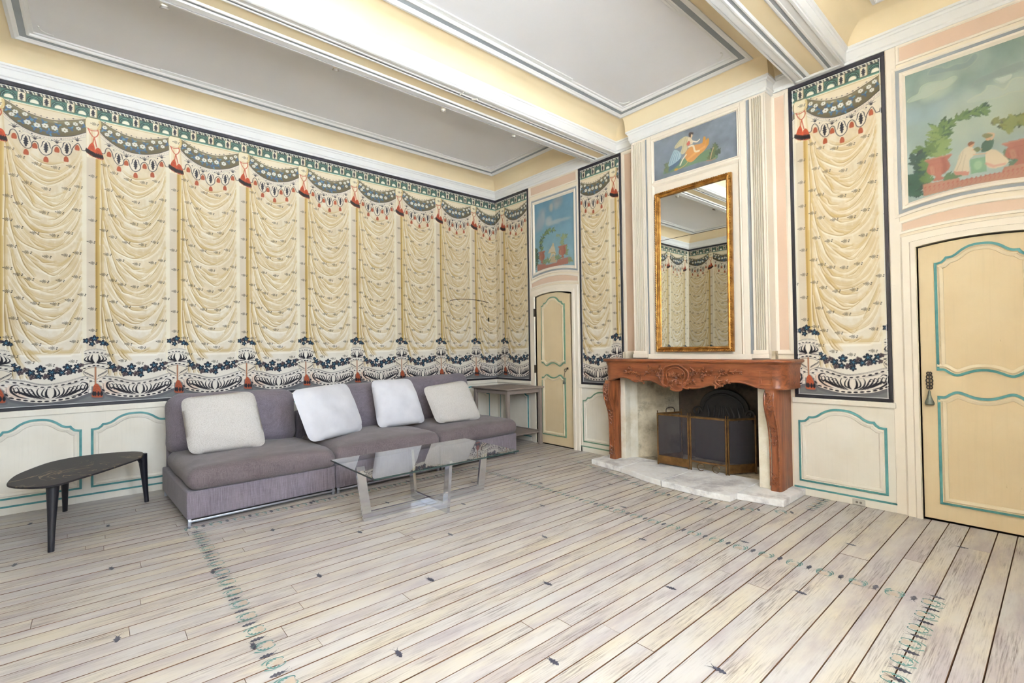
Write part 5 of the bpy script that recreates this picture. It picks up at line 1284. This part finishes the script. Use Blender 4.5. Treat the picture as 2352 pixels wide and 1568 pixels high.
for i, (pts, n) in enumerate((([(520,345),(480,310),(430,285),(360,300)], 7), ([(430,285),(420,262),(412,245)], 3), ([(710,340),(660,290),(610,260),(580,245)], 7), ([(660,300),(600,290),(550,310)], 6), ([(700,380),(680,330),(690,270),(680,240)], 5), ([(950,330),(980,300),(1040,290),(1100,265)], 8), ([(1040,290),(1100,300),(1160,300)], 6), ([(1060,290),(1080,330),(1060,370)], 4), ([(1190,380),(1220,330),(1260,300),(1330,290),(1430,290)], 11), ([(1250,310),(1240,290),(1235,270)], 3), ([(1210,390),(1260,385),(1320,380)], 5), ([(920,400),(960,380),(1010,375)], 5), ([(760,300),(800,320),(850,330),(900,320)], 8), ([(770,370),(820,390),(870,380)], 7), ([(800,280),(830,340),(840,420)], 7))): sprig3d(pts, n, seed=i)
for pts, r in (([(735,430),(715,390),(720,330),(715,280),(740,245),(790,228),(850,225),(900,250),(940,290),(945,340),(925,390),(895,430)], .011), ([(735,430),(760,380),(745,330),(750,285),(800,255),(860,255),(905,290),(910,340),(885,390),(890,435)], .006), ([(690,250),(720,300),(700,350),(715,400),(755,420)], .009), ([(960,250),(990,280),(960,340),(940,380),(900,400),(905,430),(950,440)], .010), ([(1215,345),(1190,350),(1190,385),(1220,410),(1260,415)], .009), ([(515,330),(515,365),(490,375)], .008), ([(520,370),(545,385),(540,398)], .008), ([(1165,395),(1190,415),(1185,440)], .010), ([(780,440),(810,455),(850,462),(890,445)], .009)):
    q = crom(K4(pts), 6); build('carved_scroll', MB().tube(q, [r*.4]+[r]*(len(q)-2)+[r*.4], 8), 'walnut', mantel, smooth=True)
# lip that follows the shaped lower edge
q = [(x, FY-.004, z+.010) for x, z in crom(ap[1:-1], 3)]
build('frieze_bead', MB().tube(q, .007, 6), 'walnut', mantel, smooth=True)
for x0, x1 in ((3.985, 4.095),): 
    m = MB(); frame(m, rect(x0, x1, .955, 1.085), [(0, .0, 0), (.006, .010, 0), (.016, .010, 0), (.024, .004, 0)], lambda a, b, h: (a, FY+.002-h, b)); build('frieze_panel', m, 'walnut', mantel)
# fireback
fback = thing('fireback', 'black arched cast-iron fireback plate standing against the sooty firebox wall', 'fireback', (3.28, .46, HZ))
pts = [(2.96, HZ), (3.62, HZ), (3.62, .50)]+[(3.60-.02*math.sin(t*3), .50+.14*t) for t in np.linspace(0, 1, 5)]+[(3.29+.27*math.cos(t), .62+.215*math.sin(t)) for t in np.linspace(.05, PI-.05, 20)]+[(2.98, .56), (2.96, .50)]
build('plate', MB().prism(pts, lambda a, b, h: (a, .47-h, b), 0, .03), 'castiron', fback, bevel=.006)
for s in (-1, 1):
    m = MB().tube([(3.29+s*(.29-.055*math.cos(t)*(1-t/9)), .432, .58+.055*math.sin(t)*(1-t/9)) for t in np.linspace(0, 6.5, 24)], .014, 8); build('scroll', m, 'castiron', fback, smooth=True)
m = MB().tube([(3.29+.225*math.cos(t), .434, .60+.185*math.sin(t)) for t in np.linspace(0, PI, 20)], .010, 8); build('rim', m, 'castiron', fback, smooth=True)
m = MB()
for k in range(7): m.tube([(3.12+.055*k, .436, .50), (3.135+.055*k, .430, .56), (3.12+.055*k+.03*math.sin(k), .436, .66)], [.006, .014, .004], 6)
build('relief', m, 'castiron', fback, smooth=True)
# fire screen
t = NT('fine_wire_mesh'); tr = t.n('BsdfTransparent'); mx = t.n('MixShader', i_0=.62); t.done(S('#4b464c'), .45, .4, .3)
t.link(tr.outputs[0], mx.inputs[1]); t.link(t.b.outputs[0], mx.inputs[2]); t.link(mx.outputs[0], t.t.nodes['Material Output'].inputs[0]); MAT['mesh'] = t.m
screen = thing('fire_screen', 'folding brass-framed mesh fire screen on the hearth in front of the firebox', 'fire screen', (3.2, -.1, HZ))
ST = .600
def fold(a, b, lower):
    a = Vector((*a, 0)); b = Vector((*b, 0)); d = (b-a); L = d.length; d.normalize(); nn = Vector((-d.y, d.x, 0))*.007
    def bar(s0, s1, z0, z1, k=1.0):
        p = a+d*s0; q = a+d*s1; return MB().add([tuple(v) for v in ((p-nn*k)+Vector((0, 0, z0)), (q-nn*k)+Vector((0, 0, z0)), (q+nn*k)+Vector((0, 0, z0)), (p+nn*k)+Vector((0, 0, z0)), (p-nn*k)+Vector((0, 0, z1)), (q-nn*k)+Vector((0, 0, z1)), (q+nn*k)+Vector((0, 0, z1)), (p+nn*k)+Vector((0, 0, z1)))], [(0, 3, 2, 1), (4, 5, 6, 7), (0, 1, 5, 4), (1, 2, 6, 5), (2, 3, 7, 6), (3, 0, 4, 7)])
    w = .020
    for r in ((.004, w, HZ, ST), (L-w, L-.004, HZ, ST), (w, L-w, ST-.022, ST)): build('frame_bar', bar(*r), 'brass', screen, bevel=.003, bseg=1)
    zl_ = HZ+.10
    if lower == 'plate': build('kick_plate', bar(w, L-w, HZ+.015, zl_, .4), 'brass', screen, bevel=.002, bseg=1)
    else:
        build('frame_bar', bar(w, L-w, zl_-.018, zl_), 'brass', screen, bevel=.003, bseg=1)
        for s in (.3, .7):
            p = a+d*L*s; build('scroll_foot', MB().tube([tuple(p+d*.035*math.cos(tt)+Vector((0, 0, HZ+.042+.035*math.sin(tt)))) for tt in np.linspace(0, 5.5, 14)], .004, 6), 'brass', screen)
    p = a+d*w; q = a+d*(L-w); build('mesh_panel', MB().quad((p.x, p.y, zl_), (q.x, q.y, zl_), (q.x, q.y, ST-.022), (p.x, p.y, ST-.022)), 'mesh', screen)
    for s in (.012, L-.012):
        p = a+d*s; build('finial', MB().lathe([(.002, 0), (.006, .004), (.004, .010), (.007, .018), (.002, .026)], (p.x, p.y, ST), 8), 'brass', screen)
SP_ = [(2.965, .17), (2.842, -.137), (3.200, -.113), (3.566, -.071), (3.726, .205)]
fold(SP_[1], SP_[0], 'plate'); fold(SP_[1], SP_[2], 'plate'); fold(SP_[2], SP_[3], 'open'); fold(SP_[3], SP_[4], 'plate')
m = MB().tube(crom([(2.885, -.02, ST), (2.888, -.015, ST+.035), (2.905, .03, ST+.05), (2.922, .075, ST+.035), (2.925, .08, ST)], 5), .005, 6); build('carry_handle', m, 'iron', screen)

# ================================================================ FURNITURE
def fabric_mat(name, a, b, scale=(1, 1, 1), sp=420, rough=.85, bumpd=.003, streak=None, sheen=.2):
    t = NT(name); v = t.coord()
    f = t.noise(v, 5, 4); col = t.ramp(f, [(.3, S(b)), (.65, S(a))])
    if streak:
        s1 = t.noise(t.coord((90, 90, 3)), 3.0, 4, .7); s2 = t.n('Math', operation='MULTIPLY_ADD', i_0=t.noise(t.coord((4, 4, 120)), 3.0, 3, .7), i_1=.35, i_2=.325).outputs[0]
        k = t.n('MapRange', i_0=t.n('Math', operation='ADD', i_0=s1, i_1=s2).outputs[0], i_1=.8, i_2=1.15, i_3=0.0, i_4=.75).outputs[0]
        col = t.mix(k, col, S(streak))
    w = t.noise(v, sp, 2, .8); t.bump(w, .5, bumpd)
    col = t.mix(t.n('MapRange', i_0=w, i_1=.35, i_2=.7, i_3=0.0, i_4=.22).outputs[0], col, S(b))
    return t.done(col, rough, .2, 0.0, **{'Sheen Weight': sheen})
MAT['sofa'] = fabric_mat('grey_slub_linen', '#6d6469', '#554c53', sp=300, streak='#9a909b')
MAT['sofa_top'] = fabric_mat('grey_slub_linen_seat', '#63585a', '#4a4043', sp=300, streak='#837779')  # darker, browner tones of the linen, on the seat cushions
def tweed_mat():
    t = NT('cream_brown_tweed'); v = t.coord((260, 260, 260)); vo = t.n('TexVoronoi', i_Vector=v, i_Scale=1.0)
    k = t.noise(t.coord(), 300, 3, .75)
    col = t.ramp(k, [(.34, S('#aaa098')), (.48, S('#d6cfc9')), (.7, S('#e3deda'))]); t.bump(vo.outputs['Distance'], .8, .004)
    return t.done(col, .9, .15)
MAT['tweed'] = tweed_mat()
MAT['velour'] = fabric_mat('off_white_velour', '#dddbe0', '#cfccd2', sp=200, rough=.75, bumpd=.002, sheen=.5)
MAT['chrome'] = NT('polished_steel').done((.70, .72, .77), .12, .5, 1.0)
MAT['rail'] = NT('satin_steel').done((.55, .58, .66), .3, .5, 1.0)
# ---------------------------------------------------------------- sofa of three armless modules
SA = Vector((1.384, -4.142, 0)); SB = Vector((1.237, -.700, 0)); sl = (SB-SA).length; sang = math.atan2(SB.y-SA.y, SB.x-SA.x)
sofa = thing('sofa', 'long grey-brown linen sofa of three armless modules against the papered wall', 'sofa', tuple(SA), rotz=sang)
DEP = 1.16
nm = 3; mw = sl/nm
def put(o, loc, rot=(0, 0, 0)): o.location = loc; o.rotation_euler = rot; return o
def lbox(x0, x1, y0, y1, z0, z1, b): 
    bm = bmesh.new(); bmesh.ops.create_cube(bm, size=1.0)
    for v in bm.verts: v.co = Vector(((x0+x1)/2+(x1-x0)*v.co.x, (y0+y1)/2+(y1-y0)*v.co.y, (z0+z1)/2+(z1-z0)*v.co.z))
    bmesh.ops.bevel(bm, geom=bm.edges[:], offset=b, segments=3, affect='EDGES', profile=.6); return bm
for k in range(3):
    a, b = k*mw+.004, (k+1)*mw-.004
    base = bm_obj('module_base', lbox(a, b, .012, DEP, .050, .258, .014), 'sofa', sofa)
    bm_obj('back_frame', lbox(a+.03, b-.03, DEP-.05, DEP+.02, .24, .66, .02), 'sofa', sofa)
    bm_obj('steel_rail', lbox(a+.01, b-.004, .010, .030, .026, .042, .003), 'rail', sofa)
    for xx in (a+.02, b-.02):
        for yy_ in (.025, DEP-.06): bm_obj('foot', lbox(xx-.012, xx+.012, yy_-.014, yy_+.014, 0.001, .052, .003), 'rail', sofa)
    sc_ = bm_obj('seat_cushion', softbox(mw/2-.004, .505, .084, .075, 22, .050, .0045, 5+k), 'sofa_top', sofa)
    put(sc_, ((a+b)/2+(.006 if k == 0 else 0), .475+(.0 if k else -.005), .335), (0, .012*(1-k), 0))
    w_, dx, hgt, ry = ((.545, -.02, .268, .02), (.52, .02, .272, 0), (.535, -.015, .290, -.02))[k]
    bc = bm_obj('back_cushion', softbox(w_, hgt, .150, .11, 20, .045, .004, 15+k, .02), 'sofa', sofa)
    put(bc, ((a+b)/2+dx, .975, .655+(0, .0, .025)[k]), (PI/2-.20, ry, 0))
# ---------------------------------------------------------------- loose cushions: corners read off the picture on a plane that leans against the back
def pillow(px, zs, lean, thick, mat, label, seed, group=None, puff=.36):
    """px = bottom-left, bottom-right, top-right, top-left pixels"""
    b0, b1 = Vector(onZ(*px[0], zs)), Vector(onZ(*px[1], zs))
    along = (b1-b0); along.z = 0; e = along.normalized(); back = Vector((-e.y, e.x, 0))
    nrm = (back*math.cos(lean)*-1+Vector((0, 0, 1))*math.sin(lean)).normalized()      # towards the room, tilted up
    def hit(p):
        d = Vector(ray(*p)); t = (b0-Vector(CAM)).dot(nrm)/d.dot(nrm); return Vector(CAM)+d*t
    C = [b0, b1, hit(px[2]), hit(px[3])]
    ctr = (C[0]+C[1]+C[2]+C[3])/4
    n = 22; rs = np.random.RandomState(seed); ph = rs.rand(4)*6.28
    bm = bmesh.new(); top = {}; bot = {}
    for i in range(n+1):
        for j in range(n+1):
            u, v = -1+2*i/n, -1+2*j/n
            m_ = max(abs(u), abs(v)); l5 = (abs(u)**9+abs(v)**9)**(1/9) if m_ > 0 else 1
            su, sv = u*m_/max(l5, 1e-6), v*m_/max(l5, 1e-6)
            a, b = (su+1)/2, (sv+1)/2
            P = C[0]*(1-a)*(1-b)+C[1]*a*(1-b)+C[2]*a*b+C[3]*(1-a)*b
            k = (max(0, 1-u*u)*max(0, 1-v*v))**puff
            wv = .006*k*(math.sin(7*u+ph[0]+2*math.sin(4*v+ph[1]))+math.sin(9*v+ph[2]+3*u))
            edge = i in (0, n) or j in (0, n)
            t1 = bm.verts.new(P-ctr+nrm*(thick*k+wv)); top[i, j] = t1
            bot[i, j] = t1 if edge else bm.verts.new(P-ctr-nrm*thick*.75*k)
    for i in range(n):
        for j in range(n):
            bm.faces.new((top[i, j], top[i+1, j], top[i+1, j+1], top[i, j+1]))
            f = (bot[i, j], bot[i, j+1], bot[i+1, j+1], bot[i+1, j])
            if len(set(f)) == 4 and set(f) != {top[i, j], top[i+1, j], top[i+1, j+1], top[i, j+1]}: bm.faces.new(f)
    bmesh.ops.recalc_face_normals(bm, faces=bm.faces)
    o = bm_obj('throw_pillow', bm, mat); o.location = ctr
    return tag(o, label, 'pillow', group)
G_ = 'loose pillows on the sofa'
pillow(((434, 1046), (613, 1024), (583, 897), (413, 914)), .46, .30, .085, 'tweed', 'large speckled beige tweed pillow at the end of the sofa nearest the black oval table', 1, G_)
pillow(((712, 1018), (836, 988), (797, 878), (667, 896)), .46, .30, .085, 'velour', 'wide off-white velour pillow on the middle sofa seat, beside the speckled tweed one', 2, G_)
pillow(((868, 984), (979, 970), (944, 869), (851, 873)), .46, .28, .095, 'velour', 'plump upright off-white velour pillow left of the small far speckled pillow', 3, G_)
pillow(((1003, 973), (1107, 962), (1069, 872), (970, 889)), .46, .34, .075, 'tweed', 'smaller speckled tweed pillow on the sofa seat nearest the side table', 4, G_)

# ---------------------------------------------------------------- glass coffee table
t = NT('table_glass'); t.done((.93, .96, .95), 0.0, .5, 0.0, **{'Transmission Weight': 1.0, 'IOR': 1.5}); MAT['glass'] = t.m
t = NT('glass_edge'); t.done(S('#33433f'), .1, .6); MAT['glass_edge'] = t.m
ZG = .415
gc = [onZ(*q, ZG+.012) for q in ((762, 1056), (862, 1102), (1190, 1032), (1063, 1006))]
gx0, gx1 = (gc[0][0]+gc[3][0])/2, (gc[1][0]+gc[2][0])/2; gy0, gy1 = (gc[0][1]+gc[1][1])/2, (gc[2][1]+gc[3][1])/2
coffee = thing('coffee_table', 'rectangular clear glass coffee table on crossed polished steel frames before the sofa', 'coffee table', (2.17, -2.53, 0))
m = MB().box(gx0, gx1, gy0, gy1, ZG, ZG+.012)
build('glass_top', m, 'glass', coffee, bevel=.0015, bseg=1)
e_ = .0012
for nm_, q in (('edge', (gx0-e_, gx0-.0002, gy0, gy1)), ('edge', (gx1+.0002, gx1+e_, gy0, gy1)), ('edge', (gx0, gx1, gy0-e_, gy0-.0002)), ('edge', (gx0, gx1, gy1+.0002, gy1+e_))): build('glass_edge', MB().box(*q, ZG+.001, ZG+.011), 'glass_edge', coffee)
def uframe(c, axis, half, spread, w=.066, th=.026):
    """U of flat bar: bottom bar 2*half long, uprights lean out by spread"""
    g = lambda s, z: (c[0], c[1]+s, z) if axis == 'y' else (c[0]+s, c[1], z)
    out = [(-half-spread, ZG-.001), (-half, .002), (half, .002), (half+spread, ZG-.001), (half+spread-w, ZG-.001), (half-w*.95, w), (-half+w*.95, w), (-half-spread+w, ZG-.001)]
    fn = (lambda a, b, h: (c[0]+h, c[1]+a, b)) if axis == 'y' else (lambda a, b, h: (c[0]+a, c[1]+h, b))
    return MB().prism(out, fn, -th/2, th/2)
la, lb = onZ(838, 1200), onZ(1105, 1125)
build('leg_frame', uframe(((la[0]+lb[0])/2, (la[1]+lb[1])/2), 'y', (lb[1]-la[1])/2, .055), 'chrome', coffee, bevel=.0015, bseg=1)
ca, cb = onZ(945, 1142), onZ(1032, 1178)
build('leg_frame', uframe(((ca[0]+cb[0])/2, (ca[1]+cb[1])/2), 'x', (cb[0]-ca[0])/2, .05), 'chrome', coffee, bevel=.0015, bseg=1)

# ---------------------------------------------------------------- black stone egg-shaped table
def marble_mat():
    t = NT('black_veined_stone'); v = t.coord()
    f = t.noise(v, 2.6, 5, .55, 2.2); k = t.ramp(f, [(.482, (0, 0, 0)), (.5, (1, 1, 1)), (.518, (0, 0, 0))])
    f2 = t.noise(v, 1.1, 4, .5, 1.0); k2 = t.n('MapRange', i_0=f2, i_1=.42, i_2=.56, i_3=0.0, i_4=.9).outputs[0]
    kk = t.n('Math', operation='MULTIPLY', i_0=k, i_1=k2).outputs[0]
    col = t.mix(kk, S('#29262a'), S('#b09878')); return t.done(col, .5, .25)
MAT['marble'] = marble_mat(); MAT['black_metal'] = NT('black_lacquered_metal').done(S('#1c1c24'), .4, .5)
ZO = .452
op = crom([onZ(a, b, ZO)[:2] for a, b in ((15,1110),(30,1094),(60,1080),(110,1062),(160,1051),(215,1043),(270,1038),(310,1036),(330,1039),(320,1052),(285,1065),(240,1080),(180,1098),(140,1110),(100,1117),(55,1119),(25,1117))], 4, True)
oc = np.mean(np.array(op), 0)
oval = thing('oval_coffee_table', 'low black stone-topped egg-shaped table on three tapered legs by the dado', 'coffee table', (oc[0], oc[1], 0))
m = MB(); R_ = [[(x, y, ZO) for x, y in offset_poly(op, .004)], [(x, y, ZO-.004) for x, y in op], [(x, y, ZO-.010) for x, y in op], [(x, y, ZO-.020) for x, y in offset_poly(op, .03)]]
m.rings(R_, True, True, True); build('table_top', m, 'marble', oval)
for (fx, fy), (tx, ty) in (((1.279, -4.877), (1.245, -4.870)), ((.377, -4.312), (.415, -4.345)), ((.215, -4.845), (.36, -4.84))):
    d = Vector((oc[0]-tx, oc[1]-ty, 0)).normalized()
    m = MB(); R_ = []
    for t_ in np.linspace(0, 1, 8):
        c0 = Vector((fx, fy, 0))*(1-t_)+Vector((tx, ty, ZO-.018))*t_; r = .013+.014*t_**1.5; c0.z = max(c0.z, .001)
        R_.append([tuple(c0+Vector((math.cos(a)*r*1.3, math.sin(a)*r*1.3, 0))) for a in np.linspace(0, 2*PI, 13)[:-1]])
    m.rings(R_, True, True, True); lg = build('leg', m, 'black_metal', oval, smooth=True)
    q0 = Vector((tx, ty, ZO-.10)); q1 = q0+d*.06+Vector((0, 0, .055)); q2 = q0+d*.20+Vector((0, 0, .078))
    m = MB().tube([tuple(v) for v in crom([q0, q1, q2, q2+d*.12], 5)], [.022, .020, .018, .015]+[.013]*12, 8); build('bracket', m, 'black_metal', lg, smooth=True)

# ---------------------------------------------------------------- side table in the corner
MAT['taupe'] = painted('taupe_lacquer', '#8d8078', '#7d7069', .45, .35, 3.0, .5, grain=.15)
X0, X1, Y0, Y1, ZT_ = .275, 1.035, -.685, -.030, .785
side = thing('side_table', 'square taupe wooden side table with low shelf in the room corner past the sofa', 'side table', ((X0+X1)/2, (Y0+Y1)/2, 0))
tt = build('table_top', MB().box(X0, X1, Y0, Y1, ZT_-.022, ZT_-.008), 'taupe', side, bevel=.003, bseg=1)
for q in ((X0-.006, X0+.020, Y0-.006, Y1+.006), (X1-.020, X1+.006, Y0-.006, Y1+.006), (X0+.020, X1-.020, Y0-.006, Y0+.020), (X0+.020, X1-.020, Y1-.020, Y1+.006)):
    x0, x1, y0, y1 = q; build('tray_rim', MB().box(x0, x1, y0, y1, ZT_-.018, ZT_+.002), 'taupe', tt, bevel=.004, bseg=1)
for x, y in ((X0+.04, Y0+.04), (X1-.04, Y0+.04), (X1-.04, Y1-.04), (X0+.04, Y1-.04)):
    build('leg', MB().box(x-.022, x+.022, y-.022, y+.022, 0.001, ZT_-.022), 'taupe', side, bevel=.003, bseg=1)
for q in ((X0+.062, X1-.062, Y0+.028, Y0+.048), (X0+.062, X1-.062, Y1-.048, Y1-.028), (X0+.028, X0+.048, Y0+.062, Y1-.062), (X1-.048, X1-.028, Y0+.062, Y1-.062)):
    build('apron', MB().box(*q, ZT_-.075, ZT_-.023), 'taupe', side, bevel=.002, bseg=1)
sh_ = build('shelf', MB().box(X0+.030, X1-.030, Y0+.062, Y1-.062, .165, .180), 'taupe', side, bevel=.003, bseg=1)
for q in ((X0+.062, X1-.062, Y0+.026, Y0+.050), (X0+.062, X1-.062, Y1-.050, Y1-.026)): build('shelf_rail', MB().box(*q, .160, .190), 'taupe', side, bevel=.002, bseg=1)

# ================================================================ SMALL FIXTURES
# spotlights clipped under the flank of the first beam
MAT['fitting'] = NT('cream_metal_fitting').done(S('#e6e0d4'), .4, .4)
MAT['lamp_face'] = NT('spot_reflector').done(S('#b8b0a6'), .25, .5, .6)
spots = [((376, 4), 'clipped spotlight at the top edge of the picture, left of the other ceiling spots'), ((772, 152), 'small cream spotlight under the beam above the second and third sofa cushions'), ((1020, 250), 'small cream spotlight under the beam, between two others on the same track'), ((1182, 312), 'small cream spotlight under the beam, nearest the fireplace wall')]
for (px_, py_), lb_ in spots:
    q = on(0, 1.885, px_, py_-8); y_ = q[1]; z_ = q[2]
    s = thing('spotlight', lb_, 'spotlight', (1.885, y_, z_), 'spotlights along the first beam')
    build('clip', MB().box(1.880, 1.902, y_-.012, y_+.012, z_+.010, z_+.034), 'fitting', s, bevel=.002, bseg=1)
    d = Vector((-.42, .1, -.9)).normalized(); a = Vector((1.885, y_, z_+.012))
    build('lamp_body', MB().tube([tuple(a), tuple(a+d*.020), tuple(a+d*.055)], [.016, .020, .021], 12), 'fitting', s, smooth=True)
    build('lamp_rim', MB().tube([tuple(a+d*.055), tuple(a+d*.070)], [.021, .028], 12, True), 'lamp_face', s, smooth=True)
q = on(2, 3.588, 1060, 214); q2 = on(2, 3.588, 1088, 225)
s = thing('spotlight', 'tiny unlit wire-mounted spot on the underside of the first beam', 'spotlight', (q[0], q[1], 3.588))
build('mount', MB().tube([(q[0]-.03, q[1], 3.582), (q[0]+.03, q[1], 3.582)], .005, 6), 'fitting', s); build('mount', MB().tube([(q2[0]-.025, q2[1], 3.584), (q2[0]+.03, q2[1]+.02, 3.570)], .008, 8), 'fitting', s)
build('wire', MB().tube([(q[0], q[1], 3.578), (q2[0], q2[1], 3.578)], .002, 6), 'fitting', s)
# wall socket in the base board
MAT['socket'] = NT('grey_plastic').done(S('#b9b4aa'), .4, .4)
ox0, ox1 = 4.556, 4.640
outlet = thing('wall_socket', 'small grey double wall socket low in the base board right of the hearth', 'socket', ((ox0+ox1)/2, -.009, .0))
build('face_plate', MB().box(ox0, ox1, -.018, -.0085, .004, .052), 'socket', outlet, bevel=.003, bseg=1)
for k in range(2):
    xc = ox0+.030+k*.026
    m = MB().tube([(xc, -.0183, .028), (xc, -.0200, .028)], .009, 12); build('socket_well', m, 'lamp_face', outlet)
    for sg in (-1, 1): build('contact_hole', MB().tube([(xc+sg*.0035, -.0200, .028), (xc+sg*.0035, -.0206, .028)], .0016, 8), 'dark_gap', outlet)
